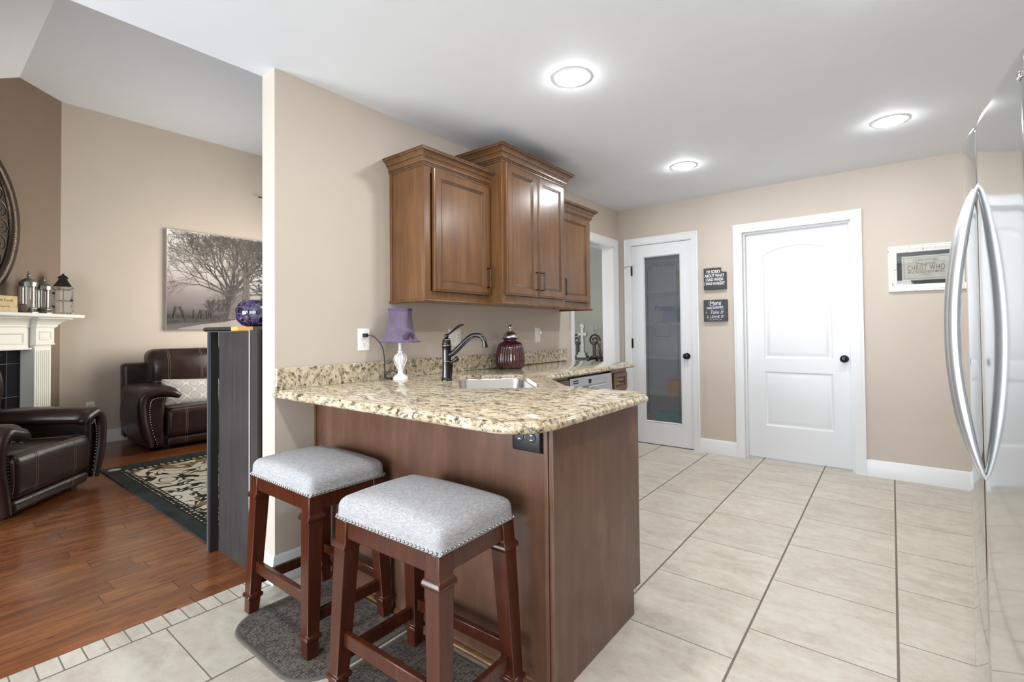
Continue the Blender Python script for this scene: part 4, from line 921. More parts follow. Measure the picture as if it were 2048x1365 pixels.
# ------------------------------------------------------------------ bar stools and mats
def stool(loc, rz, label):
    t = thing('bar_stool', label, 'stool', loc, rz, 'upholstered bar stools', world=False)
    hx, hy = .238, .168
    def dome(x, y, z):
        if z < 0:
            q = max(0, -z - .002); d = .030 - sqrt(max(0, .0009 - min(q, .0299) ** 2)); x *= hx / max(hx - d, .01) if abs(x) > .01 else 1; y *= hy / max(hy - d, .01) if abs(y) > .01 else 1
            x = max(-hx, min(hx, x)); y = max(-hy, min(hy, y))
        u, v = x / hx, y / hy; e = max(0, 1 - u * u) * max(0, 1 - v * v)
        return (x, y, z + (.027 * e ** .6 - .012 * max(0, 1 - u * u) * (v * v) ** .5 * 0 if z > 0 else 0))
    sc_ = MB().rbox(0, 0, .6005, hx * 2, hy * 2, .064, .030, 12, dome).build('seat_cushion', 'linen', t, smooth=60)
    z = .5765; nx, ny = 29, 20
    np_ = [(-hx + .012 + (2 * hx - .024) * i / (nx - 1), y, z) for i in range(nx) for y in (-hy - .0005, hy + .0005)] + [(x, -hy + .010 + (2 * hy - .02) * i / (ny - 1), z) for i in range(ny) for x in (-hx - .0005, hx + .0005)]
    nails(sc_, np_, .0048)
    def leg(sx, sy):
        m = MB()
        def sec(z, w):
            k = (z - .57) / .57; cx, cy = sx * (.206 - .026 * k), sy * (.138 - .026 * k)
            return [(cx - w, cy - w, z), (cx + w, cy - w, z), (cx + w, cy + w, z), (cx - w, cy + w, z)]
        m.loft([sec(0, .021), sec(.060, .023), sec(.062, .0285), sec(.070, .0305), sec(.078, .0285), sec(.080, .0235), sec(.30, .0265), sec(.478, .0285), sec(.480, .034), sec(.488, .036), sec(.496, .034), sec(.503, .029), sec(.505, .0275), sec(.568, .0275)])
        o = m.build('leg', 'cherry', t, bevel=.0025, smooth=25); return o
    for sx in (-1, 1):
        for sy in (-1, 1): leg(sx, sy)
    def bar(name, x0, x1, y0, y1, z0, z1): return MB().box(x0, x1, y0, y1, z0, z1).build(name, 'cherry', t, bevel=.003)
    for sy in (-1, 1): bar('apron', -.182, .182, sy * .150 - .011, sy * .150 + .011, .512, .572)
    for sx in (-1, 1): bar('apron', sx * .218 - .011, sx * .218 + .011, -.112, .112, .512, .572)
    bar('stretcher', -.20, .20, -.163, -.143, .168, .214); bar('stretcher', -.20, .20, .143, .163, .140, .180)
    for sx in (-1, 1): bar('stretcher', sx * .224 - .010, sx * .224 + .010, -.135, .135, .108, .150)
    return t
s_ = stool((-1.902, 1.085, .007), radians(0), 'grey linen nailhead bar stool farther away, beside the wall end')
dup(s_, (-1.190, 1.045, .007), radians(1.5), 'grey linen nailhead bar stool in front, nearest to the camera')
def mat(name, label, x0, x1, y0, y1, r):
    t = thing(name, label, 'mat', ((x0 + x1) / 2, (y0 + y1) / 2, 0), 0, 'woven floor mats')
    def shp(d): 
        o = []
        for cx, cy, a0, rr in ((x1 - r, y0 + r, -90, r), (x1 - .03, y1 - .03, 0, .03), (x0 + .03, y1 - .03, 90, .03), (x0 + r, y0 + r, 180, r)):
            for i in range(11): a = radians(a0 + 9 * i); o.append((cx + (rr - d) * cos(a), cy + (rr - d) * sin(a)))
        return o
    m = MB(); m.loft([[(x, y, z) for x, y in shp(.012)] for z in (.0005, .0062)]); m.build('woven_pad', 'mat', t, smooth=0)
    m = MB(); m.loft([[(x, y, z) for x, y in shp(d)] for d, z in ((.014, .0005), (0, .0005), (-.0015, .003), (.001, .0066), (.006, .0078), (.014, .0066))], False, False); m.build('binding', 'matedge', t, smooth=60)
mat('floor_mat', 'brown woven floor mat under the farther stool by the wall', -2.125, -1.524, .805, 1.272, .145)
mat('floor_mat', 'brown woven floor mat under the nearest stool', -1.506, -.905, .79, 1.257, .145)
# ------------------------------------------------------------------ leather seating
def stitchline(m, par, pts, r=.0014):
    cx, cy, cz, sx, sy, sz, rr, fn = par; hx, hy, hz = sx / 2, sy / 2, sz / 2; o = []
    for p in pts:
        q = rnd(p, hx, hy, hz, min(rr, hx, hy, hz)); q = fn(*q) if fn else q
        l = Vector(p) - Vector([max(-h + rr, min(h - rr, c)) for c, h in zip(p, (hx, hy, hz))]); l = l.normalized() if l.length > 1e-6 else Vector((0, 0, 0))
        o.append((cx + q[0] + l.x * r * .6, cy + q[1] + l.y * r * .6, cz + q[2] + l.z * r * .6))
    m.tube(o, r, 5)
def lin(a, b, n): return [tuple(a[k] + (b[k] - a[k]) * i / n for k in range(3)) for i in range(n + 1)]
def recliner(name, label, cat, loc, rz, sw, n, ta, ah, group=None):
    """leather reclining seat facing local +Y; sw = half width of all seats, ta = arm thickness, ah = arm height"""
    t = thing(name, label, cat, loc, rz, group, world=False)
    w1 = 2 * sw / n
    MB().box(-sw - ta + .06, sw + ta - .06, -.80, -.05, .035, .14).build('base', 'gum', t)
    for i in range(n):
        xc = -sw + w1 * (i + .5)
        f1 = lambda x, y, z: (x, y + (.012 * (1 - (2 * z / .27) ** 2) if y > .2 else 0), z + (.022 * max(0, 1 - (x / (w1 / 2)) ** 2) * (.4 + .6 * max(0, 1 - (y / .36) ** 2)) if z > 0 else 0) + .02 * (y / .36) * (z > 0))
        A = (xc, -.36, .255, w1 - .004, .72, .275, .055, f1)
        s = MB().rbox(*A[:7], 12, f1).build('seat_cushion', 'leather', t, smooth=70)
        B = (xc, -.055, .078, w1 - .012, .105, .088, .032, None)
        p = MB().rbox(*B[:7], 8).build('footrest_panel', 'leather', t, smooth=70)
        m = MB(); mf = MB(); hx = (w1 - .004) / 2
        for k in (-1, 1):
            for dd in (0, .016):
                x = k * (w1 * .235 + dd)
                stitchline(m, A, lin((x, -.25, .1375), (x, .36, .1375), 14) + lin((x, .36, .1375), (x, .36, -.1375), 10)[1:])
                stitchline(mf, B, lin((x, .0525, .044), (x, .0525, -.044), 8))
            stitchline(m, A, lin((k * hx, .36, .12), (k * hx, .36, -.12), 8))
            stitchline(mf, B, lin((k * (w1 - .012) / 2, .0525, .035), (k * (w1 - .012) / 2, .0525, -.035), 6))
        for zz in (.1375, .125): stitchline(m, A, lin((-hx * .95, .36, zz - .0), (hx * .95, .36, zz), 16))
        m.build('stitching', 'stitch', s); mf.build('stitching', 'stitch', p)
        f2 = lambda x, y, z: (x, y - .10 * (z + .30) + .03 * max(0, 1 - (x / (w1 / 2)) ** 2) * (y > 0) + (.035 * cos(pi * (z - .13) / .34) if y > 0 and z > -.04 else 0), z)
        D_ = (xc, -.66, .69, w1 - .006, .25, .63, .085, f2)
        b = MB().rbox(*D_[:7], 12, f2).build('back_cushion', 'leather', t, smooth=70)
        m = MB()
        for k in (-1, 1):
            for dd in (0, .016): stitchline(m, D_, lin((k * w1 * .235 + dd, .125, -.02), (k * w1 * .235 + dd, .125, .31), 12) + lin((k * w1 * .235 + dd, .10, .315), (k * w1 * .235 + dd, -.10, .315), 6))
        stitchline(m, D_, lin((-hx * .97, .125, -.035), (hx * .97, .125, -.035), 16))
        m.build('stitching', 'stitch', b)
    MB().rbox(0, -.835, .455, 2 * (sw + ta) - .03, .15, .80, .04, 10, lambda x, y, z: (x, y - .06 * (z + .1), z)).build('back_frame', 'leather', t, smooth=70)
    xin, xo = sw - .11, sw + ta
    for k in (-1, 1):
        h = ah - .06
        fa_ = lambda x, y, z: (x + k * (.022 * sin(pi * (z + h / 2) / h) - .045 * max(0, -z / (h / 2)) ** 2) * (k * x > 0), y, z)
        a = MB().rbox(k * (sw + ta / 2 + .002), -.405, h / 2 + .045, ta - .012, .77, h, .035, 10, fa_).build('arm', 'leather', t, smooth=70)
        pc = k * (xin + xo + .02) / 2; pw = xo + .02 - xin
        MB().rbox(pc, -.36, ah - .03, pw, .74, .105, .052, 12, lambda x, y, z: (x, y, z + .012 * cos(pi * y / .8) - .03 * max(0, -k * x / (pw / 2)) ** 2 - .02 * max(0, k * x / (pw / 2)) ** 3)).build('arm_pad', 'leather', a, smooth=70)
        R = [(xin, ah - .085), (xin + .04, ah - .055), (sw + ta * .1, ah - .028), (sw + ta * .55, ah - .022), (xo - .005, ah - .05), (xo + .018, ah - .11), (xo + .018, ah - .24), (xo - .005, ah * .38), (xo - .05, .055)]
        path = smoothpath([(k * x, .002, z) for x, z in R], 4)
        nP = len(path)
        MB().tube(path, [.020 + .020 * min(1, 6 * min(i / nP, 1 - i / nP) + .2) for i in range(nP)], 12, upv=(0, 1, 0)).build('front_roll', 'leather', a, smooth=70)
        q = smoothpath([(k * (xin + .075), .0, ah - .098), (k * (sw + ta * .25), .0, ah - .080), (k * (xo - .065), .0, ah - .095), (k * (xo - .045), .0, ah - .16), (k * (xo - .045), .0, ah - .26), (k * (xo - .065), .0, ah * .36), (k * (xo - .105), .0, .075)], 5)
        nails(a, [(p[0], .012 if abs(p[0]) > sw else .03, p[2]) for p in q], .0042)
    for x in (-sw + .03, sw - .03):
        for y in (-.72, -.12): MB().box(x - .03, x + .03, y - .03, y + .03, .0, .037).build('foot', 'gum', t)
    return t
recliner('sofa', 'dark brown leather reclining sofa against the far tan wall', 'sofa', (-5.755, 2.345, .001), radians(-90), .68, 2, .19, .615)
recliner('recliner_chair', 'dark brown leather recliner in the left foreground, cut by the frame', 'recliner', (-4.645, .680, .001), -.7146, .365, 1, .095, .585)
pl_ = thing('lumbar_pillow', 'cream and grey trellis patterned lumbar pillow on the leather sofa', 'pillow', (-6.155, 2.10, .525), 0, world=False)
pl_.rotation_euler = (radians(28), radians(-3), radians(-90))
def pfn(x, y, z):
    u, v = x / .37, z / .145; k = max(0, 1 - u ** 4) * max(0, 1 - v ** 4); return (x * (1 - .05 * (1 - v * v)), y * (.12 + .88 * k ** .6), z * (1 - .10 * (1 - u * u) * 0 - .06 * u * u * -1))
MB().rbox(0, 0, 0, .74, .13, .29, .03, 14, pfn).build('cushion', 'pillow', pl_, smooth=80)

r_ = MB(); r_.box(-5.38, -3.02, 1.065, 2.75, .0005, .009); tag(r_.build('area_rug', 'rug', None, off=(-4.2, 1.9, 0)), 'dark bordered area rug with cream scroll pattern on the hardwood floor', 'rug')

# ------------------------------------------------------------------ bookcase beside the wall end, with the mosaic bowl
bk = thing('bookcase', 'tall dark espresso bookcase side standing beside the wall end', 'bookcase', (-2.66, 1.5, 0))
MB().box(-2.882, -2.512, 1.072, 1.090, .0, 1.182).build('side_panel', 'ebony', bk)
MB().box(-2.506, -2.424, 1.072, 1.090, .0, 1.190).build('rear_side_strip', 'ebony', bk)
o = MB().box(-2.5115, -2.5085, 1.070, 1.088, .0, 1.190).build('joint_strip', 'paperedge', bk); o['label'] = 'pale thin edge strip'
m_ = MB(); m_.box(-2.922, -2.884, 1.030, 1.072, .0, 1.182); m_.build('front_post', 'ebonyflat', bk, bevel=.002)
o = MB().box(-2.9215, -2.904, 1.0285, 1.0305, .0, 1.182).build('post_lit_face', 'ebonylit', bk)  # lit face of the post, painted as a paler bluish strip
m_ = MB(); m_.loft([[(x, 1.022 + q, 1.184 + z) for q, z in [(0.012, 0), (0, .008), (0, .016), (.010, .024), (.90, .024), (.90, 0)]] for x in (-2.962, -2.61)]); m_.box(-2.61, -2.424, 1.092, 1.92, 1.184, 1.208); m_.build('top', 'ebonyflat', bk, bevel=.001)
o = MB().loft([[(x0, 1.026, 1.187), (x1, 1.026, 1.187), (x1 + .02, 1.09, 1.187), (x0 + .02, 1.09, 1.187)][::1] if z < 1 else [(x0, 1.026, 1.207), (x1, 1.026, 1.207), (x1 + .02, 1.09, 1.207), (x0 + .02, 1.09, 1.207)] for x0, x1, z in ((-2.609, -2.53, 0), (-2.609, -2.53, 1))]).build('raw_corner', 'orangewood', bk); o['label'] = 'unfinished orange wood corner'
m_ = MB(); m_.box(-2.884, -2.424, 1.902, 1.92, 0, 1.184).box(-2.922, -2.884, 1.88, 1.92, 0, 1.184); m_.build('side_panel', 'ebonyflat', bk)
MB().box(-2.436, -2.424, 1.09, 1.902, 0, 1.184).build('back', 'ebonyflat', bk)
for z in (.07, .36, .65, .92): MB().box(-2.90, -2.436, 1.09, 1.902, z, z + .02).build('shelf', 'ebonyflat', bk)
bx_, by_ = -2.615, 1.185
bw = thing('mosaic_bowl', 'round purple mosaic glass bowl on the dark bookcase', 'bowl', (bx_, by_, 1.208))
MB().lathe(bx_, by_, [(.075, 1.2085), (.098, 1.216), (.120, 1.238), (.131, 1.270), (.130, 1.300), (.119, 1.326), (.104, 1.340), (.099, 1.343), (.096, 1.340), (.110, 1.322), (.122, 1.298), (.123, 1.27), (.112, 1.243), (.09, 1.223), (.01, 1.218)], 48).build('bowl', 'mosaic', bw)
MB().lathe(bx_, by_, [(.099, 1.3395), (.1035, 1.3415), (.100, 1.3445), (.0965, 1.342)], 48, False, False).build('rim', 'pewter', bw)

# ------------------------------------------------------------------ corner fireplace, mirror and mantel things (local x along the wall, y out of it)
fp = thing('fireplace_mantel', 'white fireplace mantel with fluted pilaster in the living room corner', 'fireplace', (XF, YC, 0), -pi / 4, world=False)
TC = 1.15; mir = lambda a, b: (2 * TC - b, 2 * TC - a)
def offpath(pts, o):
    out = []
    for i, p in enumerate(pts):
        d1 = (Vector(p) - Vector(pts[i - 1])).normalized() if i else None; d2 = (Vector(pts[i + 1]) - Vector(p)).normalized() if i < len(pts) - 1 else None
        d1 = d1 or d2; d2 = d2 or d1; n1 = Vector((-d1.y, d1.x)); n2 = Vector((-d2.y, d2.x)); m = n1 + n2; m = m / (m.length_squared / 2); out.append((p[0] + m.x * o, p[1] + m.y * o))
    return out
a0, a1 = .278, .484; b0, b1 = mir(a0, a1)
outl = [(a0, 0.0), (a0, .155), (a1, .155), (a1, .105), (b0, .105), (b0, .155), (b1, .155), (b1, 0.0)]
pr = [(0, 1.245), (.008, 1.245), (.010, 1.252), (.018, 1.254), (.018, 1.270), (.024, 1.272), (.030, 1.284), (.048, 1.304), (.075, 1.320), (.098, 1.328), (.100, 1.338), (0, 1.338)]
m_ = MB(); L = []
rows = [offpath(outl, o) for o, z in pr]
for i in range(len(outl)): L.append([(rows[k][i][0], rows[k][i][1], pr[k][1]) for k in range(len(pr))])
m_.loft(L); m_.build('crown_moulding', 'mantelw', fp, smooth=25)
m_ = MB(); m_.loft([[(.085 - o, 0, z), (.085 - o, .285 + o, z), (2 * TC - .085 + o, .285 + o, z), (2 * TC - .085 + o, 0, z)] for o, z in ((-.012, 1.338), (0, 1.345), (.004, 1.352), (.004, 1.366), (-.002, 1.374))]); m_.build('shelf', 'mantelw', fp)
m_ = MB()
for i in range(26): m_.box(.50 + .05 * i, .522 + .05 * i, .10, .122, 1.256, 1.268)
m_.build('dentil_row', 'mantelw', fp)
m_ = MB(); fY = lambda u, v, d: (u, .105 + d, v); rr_ = rect(.50, 2 * TC - .50, 1.045, 1.245)
m_.rings([(rr_, 0), (inset(rr_, .045), 0), (inset(rr_, .050), .006), (inset(rr_, .056), .006), (inset(rr_, .066), -.006), (inset(rr_, .07), -.006)], fY, -.10); m_.build('frieze', 'mantelw', fp, smooth=20)
MB().box(a1, b0, .09, .125, 1.040, 1.056).build('lower_bead', 'mantelw', fp, bevel=.004)
for lo, hi in ((a0, a1), mir(a0, a1)):
    p = MB().box(lo + .014, hi - .007, .001, .140, 0, 1.085).build('pilaster', 'mantelw', fp, bevel=.003)
    m_ = MB(); nfl = 7; w = (hi - lo - .045) / nfl
    for i in range(nfl):
        x = lo + .027 + w * i; m_.loft([[(x + w * .16, .138, z), (x + w * .30, .1465, z), (x + w * .70, .1465, z), (x + w * .84, .138, z)] for z in (.15, 1.03)])
    m_.build('fluting', 'mantelw', p)
    q = MB(); fb = lambda u, v, d: (u, .155 + d, v); rr_ = rect(lo, hi, 1.095, 1.245); q.rings([(rr_, 0), (inset(rr_, .030), 0), (inset(rr_, .034), .006), (inset(rr_, .040), .006), (inset(rr_, .048), -.003), (inset(rr_, .056), .001)], fb, -.154); q.build('capital_block', 'mantelw', p, smooth=20); MB().box(lo - .006, hi + .006, .001, .160, 1.078, 1.095).build('necking', 'mantelw', p, bevel=.004); MB().box(lo + .004, hi + .003, .001, .155, 0, .14).build('plinth', 'mantelw', p, bevel=.003)
MB().box(a1 + .0, b0, .001, .022, 0, 1.045).build('tile_surround', 'firetile', fp)
m_ = MB(); m_.box(.80, 1.50, .022, .034, 0, .84); m_.build('firebox_insert', 'black', fp, bevel=.003)
o = MB().box(.805, 1.495, .022, .036, .845, .93).build('insert_hood', 'grey_panel', fp, bevel=.003)
MB().box(.84, 1.46, .034, .037, .05, .76).build('firebox_glass', 'firetile', fp)

mr = thing('round_wall_mirror', 'large round dark hammered metal wall piece with wire scrolls over the mantel', 'wall decor', (XF, YC, 2.16), -pi / 4, world=False)
ea, eb = .645, .80
def ell(k, d, n=72): return [(TC + (ea - k) * cos(2 * pi * i / n), d, (eb - k) * sin(2 * pi * i / n)) for i in range(n)]
MB().loft([ell(0, .002), ell(-.004, .02), ell(.012, .042), ell(.045, .048), ell(.080, .04), ell(.092, .018), ell(.092, .002)], False, False).build('frame', 'hammer', mr, smooth=70)
MB().loft([ell(.09, .003), ell(.09, .010)]).build('backing', 'clockface', mr)
m_ = MB()
for i in range(26):
    a = 2 * pi * i / 26; c = (TC + (ea - .175) * cos(a), (eb - .175) * sin(a)); rr_ = .078
    m_.tube([(c[0] + rr_ * cos(q) * (1 - .1 * q / 6), .016, c[1] + rr_ * sin(q) * (1 - .1 * q / 6)) for q in [a + 2 * pi * j / 22 for j in range(23)]], .0035, 6, cap=True)
    m_.tube([(c[0] + .03 * cos(q), .016, c[1] + .03 * sin(q)) for q in [a + 2 * pi * j / 14 for j in range(12)]], .003, 6)
m_.build('wire_scrolls', 'copper', mr)

MZ = 1.3745
def mw(t_, n_): return DG(t_, n_, MZ)
b_ = thing('block_sign', 'small tan block with brown lettering on the mantel', 'block', mw(.845, .16), -pi / 4 + radians(180), world=False)
MB().box(-.125, .125, -.03, .03, 0, .145).build('block', 'block', b_, bevel=.003)
for i, s_ in enumerate(('Faith Family', 'Friends')): text('lettering', s_, .034, (0, -.0305, .105 - .055 * i), (pi / 2, 0, 0), 'blocktxt', b_)
MB().box(-.10, .115, -.042, -.031, 0.0, .045).build('front_step', 'block', b_, bevel=.002)
tb = thing('decorative_ball', 'small dark twig ball on the mantel beside the glass jar', 'ball', mw(.680, .19), 0, world=False)
m_ = MB(); m_.ball(0, 0, .042, .042, 20, 12); m_.build('ball', 'twigball', tb)
def cloche(t_, n_, s, label):
    t = thing('glass_jar', label, 'jar', mw(t_, n_), 0, 'lidded glass jars on the mantel', world=False)
    MB().lathe(0, 0, [(.075 * s, 0), (.076 * s, .012), (.060 * s, .022), (.055 * s, .032), (.064 * s, .040), (.066 * s, .050), (.060 * s, .056)], 28, rfun=lambda r, z, a: r * (1 + .035 * sin(9 * a))).build('base', 'pewter', t)
    zt = .275 * s
    MB().lathe(0, 0, [(.058 * s, .055), (.059 * s, zt), (.0565 * s, zt), (.0555 * s, .057)], 32, True, False).build('glass', 'clear', t)
    MB().lathe(0, 0, [(.062 * s, zt - .028 * s), (.066 * s, zt - .004), (.064 * s, zt + .012 * s), (.050 * s, zt + .022 * s), (.040 * s, zt + .036 * s), (.024 * s, zt + .046 * s), (.010 * s, zt + .052 * s), (.008 * s, zt + .060 * s), (.015 * s, zt + .068 * s), (.015 * s, zt + .076 * s), (.006 * s, zt + .084 * s), (.010 * s, zt + .094 * s), (.006 * s, zt + .106 * s), (.001, zt + .118 * s)], 28, rfun=lambda r, z, a: r * (1 + .03 * sin(9 * a))).build('lid', 'pewter', t)
    return t
cloche(.575, .16, 1.0, 'lidded clear glass jar on the mantel, the taller one at left')
cloche(.405, .155, .93, 'lidded clear glass jar on the mantel, beside the white lantern')
ln = thing('lantern', 'weathered white lantern with a dark peaked roof on the mantel', 'lantern', mw(.175, .155), radians(-12), world=False)
h = .068; m_ = MB()
for sx in (-1, 1):
    for sy in (-1, 1): m_.box(sx * h - .007, sx * h + .007, sy * h - .007, sy * h + .007, .018, .262)
m_.box(-h - .007, h + .007, -h - .007, h + .007, .0, .022).box(-h - .007, h + .007, -h - .007, h + .007, .250, .268).box(-h - .016, h + .016, -h - .016, h + .016, .268, .276)
for z in (.14,):
    for s_ in (-1, 1): m_.box(s_ * h - .003, s_ * h + .003, -h, h, z - .003, z + .003).box(-h, h, s_ * h - .003, s_ * h + .003, z - .003, z + .003)
for s_ in (-1, 1): m_.box(s_ * h - .003, s_ * h + .003, -.003, .003, .02, .255).box(-.003, .003, s_ * h - .003, s_ * h + .003, .02, .255)
m_.build('frame', 'lanternw', ln)
m_ = MB(); S4 = lambda q, z: [(-q, -q, z), (q, -q, z), (q, q, z), (-q, q, z)]
m_.loft([S4(.072, .276), S4(.062, .292), S4(.034, .345), S4(.032, .352), S4(.032, .366), S4(.040, .368), S4(.026, .386), S4(.010, .398), S4(.009, .408), S4(.003, .414)]); m_.build('roof', 'rustroof', ln, smooth=20)
m_ = MB()
for s_ in (-1, 1): m_.box(s_ * h - .0015, s_ * h + .0015, -h, h, .02, .255).box(-h, h, s_ * h - .0015, s_ * h + .0015, .02, .255)
m_.build('glass', 'clear', ln, smooth=0)
m_ = MB(); m_.box(h + .006, h + .014, -h - .004, -h + .014, .070, .088).box(h + .006, h + .014, -h - .004, -h + .014, .20, .218).box(h + .006, h + .018, h - .010, h + .012, .130, .152); m_.build('hardware', 'rustroof', ln)

# ------------------------------------------------------------------ far wall: canvas print, outlet, rod
cv0, cv1, cz0, cz1 = 1.931, 3.42, 1.212, 2.418
random.seed(11)
m_ = MB(); m_.cur = 1; m_.box(XF + .001, XF + .037, cv0, cv1, cz0, cz1)
m_.cur = 0; xs = XF + .0375; m_.add([(xs, cv0 + .001, cz0 + .001), (xs, cv1 - .001, cz0 + .001), (xs, cv1 - .001, cz1 - .001), (xs, cv0 + .001, cz1 - .001)], [(0, 1, 2, 3)])
m_.cur = 2; lay = [0]
def strip(p, q, w0, w1):
    lay[0] += 1; x = xs + .0003 + .0000004 * lay[0]
    for v in (p, q):
        if not (cv0 < v[0] < cv1 and cz0 < v[1] < cz1): return False
    d = Vector((q[0] - p[0], q[1] - p[1])); d.normalize(); n = Vector((-d.y, d.x))
    m_.add([(x, p[0] + n.x * w0, p[1] + n.y * w0), (x, p[0] - n.x * w0, p[1] - n.y * w0), (x, q[0] - n.x * w1, q[1] - n.y * w1), (x, q[0] + n.x * w1, q[1] + n.y * w1)], [(0, 1, 2, 3)]); return True
def branch(p, a, l, w, dep, bend=0):
    if dep == 0 or l < .015: return
    k = 3
    for i in range(k):
        m_.cur = 2 if w > .0042 else 3
        a2 = a + random.gauss(0, .09) + bend; q = (p[0] + cos(a2) * l / k, p[1] + sin(a2) * l / k); w2 = max(.0010, w * .86)
        if not strip(p, q, w * .8, w2 * .8): return
        if i > 0 and random.random() < .85: branch(q, a2 + random.choice((-1, 1)) * random.uniform(.3, .85), l * random.uniform(.5, .75), max(.0012, w2 * .55), dep - 1)
        p, a, w = q, a2, w2
    for s_ in (-1, 1): branch(p, a + s_ * random.uniform(.15, .5), l * random.uniform(.6, .85), max(.0011, w * .7), dep - 1)
for ty, hh, ww in ((2.60, .38, .036), (2.645, .40, .030)):
    p = (ty, cz0 + .14)
    for i in range(6):
        q = (ty + .006 * i, cz0 + .14 + hh * (i + 1) / 6); strip(p, q, ww * (1.25 - .5 * i / 6 + (.5 if i == 0 else 0)), ww * (1.2 - .5 * (i + 1) / 6)); p = q
    for a in (1.2, 1.38, 1.52, 1.66, 1.84, 2.05, 2.3, 2.6, 1.0, .75, .45): branch((ty + random.gauss(0, .015), p[1] - random.uniform(0, .14)), a, random.uniform(.30, .40), .012, 5, .0)
m_.cur = 3
for ty, hh, ww in ((2.80, .55, .026), (2.84, .5, .02)):
    strip((ty, cz0 + .30), (ty + .01, cz0 + .30 + hh), ww, ww * .6)
    for a in (1.0, 1.4, 1.8, 2.2): branch((ty + .01, cz0 + .2 + hh), a, .24, .008, 5)
m_.cur = 2
for i in range(10): branch((3.30, cz0 + .25 + .08 * i), 2.2 + random.uniform(-.6, .6), .34, .012, 5)
for i in range(160):
    yy = random.uniform(2.98, 3.40); zz = cz0 + random.uniform(.35, 1.0); a = random.uniform(0, 6.28); strip((yy, zz), (yy + .06 * cos(a), zz + .06 * sin(a)), .012, .003)
for i in range(90):
    yy = random.uniform(2.36, 2.62); a = random.uniform(.4, 2.7); zz = cz0 + random.uniform(.19, .34) + (yy - 2.36) * .25; strip((yy, zz), (yy + .06 * cos(a), zz + .06 * sin(a)), .004, .0015)
for yy, lean in ((2.015, .01), (2.095, -.03), (2.215, 0), (2.275, .01), (2.30, .0), (2.36, .0), (2.385, .01), (2.41, 0)): strip((yy - lean, cz0 + .145), (yy + lean, cz0 + (.29 if yy < 2.15 else .255)), .008 if yy < 2.15 else .005, .008 if yy < 2.15 else .005)
pts = [(cv0 + .002, .075, .115), (2.1, .095, .135), (2.3, .105, .14), (2.5, .12, .16), (2.66, .13, .19), (2.72, .16, .185)]
for a, b in zip(pts[:-1], pts[1:]): x = xs + .0002; m_.add([(x, a[0], cz0 + a[1]), (x, b[0], cz0 + b[1]), (x, b[0], cz0 + b[2]), (x, a[0], cz0 + a[2])], [(0, 1, 2, 3)])
m_.cur = 4
pts = [(2.05, .012, .026), (2.3, .012, .075), (2.55, .012, .105), (2.74, .012, .15), (2.80, .02, .19), (3.0, .03, .16)]
for a, b in zip(pts[:-1], pts[1:]): x = xs + .0001; m_.add([(x, a[0], cz0 + a[1]), (x, b[0], cz0 + b[1]), (x, b[0], cz0 + b[2]), (x, a[0], cz0 + a[2])], [(0, 1, 2, 3)])
pts = [(2.87, .30, .52), (2.95, .30, .56), (3.02, .30, .48)]
for a, b in zip(pts[:-1], pts[1:]): x = xs + .0001; m_.add([(x, a[0], cz0 + a[1]), (x, b[0], cz0 + b[1]), (x, b[0], cz0 + b[2]), (x, a[0], cz0 + a[2])], [(0, 1, 2, 3)])
cvo = m_.build('canvas_print', None, None, off=(XF, cv0, cz0), smooth=0, mats=['print', 'canvasedge', 'printdark', 'printmid', 'printlite'])
tag(cvo, 'wide black and white canvas print of bare misty trees above the sofa', 'picture')
fo = thing('wall_outlet', 'white outlet low on the far living room wall beside the recliner', 'outlet', (XF, 1.257, .395))
r = rect(1.22, 1.294, .336, .454); MB().rings([(r, .001), (inset(r, .003), .005), (inset(r, .006), .0062)], mX(XF), 0).build('cover_plate', 'white_pl', fo)
for z in (.416, .374): MB().rings([(rrect(1.243, 1.271, z - .014, z + .014, .006), .0078)], mX(XF), .003).build('receptacle', 'almond', fo)
o = MB().box(XF + .006, XF + .035, 1.242, 1.272, .36, .385).build('plug', 'black', fo)
m_ = MB(); m_.tube([(XF + .06, 2.965, 3.01), (XF + .06, 3.80, 3.01)], .007, 10); m_.tube([(XF + .001, 3.72, 3.01), (XF + .06, 3.72, 3.01)], .006, 8)
tag(m_.build('curtain_rod', 'rustroof', None, off=(XF + .06, 3.4, 3.01)), 'thin dark rod high on the far tan wall, above the canvas print', 'rod')

# ------------------------------------------------------------------ beyond the cased opening
ht = thing('console_table', 'dark scrolled console table beyond the cased opening', 'table', (-3.45, 5.75, 0))
MB().box(-4.0, -3.13, 5.6, 5.92, .775, .80).build('table_top', 'rustroof', ht, bevel=.004)
m_ = MB()
for i in range(7): m_.tube([(-3.93 + .11 * i + .045 * cos(a), 5.615, .725 + .04 * sin(a)) for a in [2 * pi * j / 16 for j in range(17)]], .007, 6)
m_.box(-3.98, -3.15, 5.61, 5.62, .665, .675); m_.build('scroll_apron', 'ironscroll', ht)
for x in (-3.96, -3.17):
    for y in (5.64, 5.88): MB().box(x - .014, x + .014, y - .014, y + .014, 0, .775).build('leg', 'ironscroll', ht)
cr = thing('standing_cross', 'whitewashed cross ornament on the console table', 'cross', (-3.285, 5.70, .80))
x, y = -3.285, 5.70
m_ = MB(); m_.box(x - .07, x + .07, y - .045, y + .045, .8005, .835).box(x - .055, x + .055, y - .035, y + .035, .835, .868).box(x - .035, x + .035, y - .025, y + .025, .868, .885); m_.build('plinth', 'crossw', cr, bevel=.006)
m_ = MB(); m_.loft([[(x - a, y - .015, z), (x + a, y - .015, z), (x + a, y + .015, z), (x - a, y + .015, z)] for a, z in ((.030, .885), (.026, .90), (.022, 1.05), (.024, 1.16), (.022, 1.2), (.034, 1.215), (.030, 1.24), (.008, 1.262))])
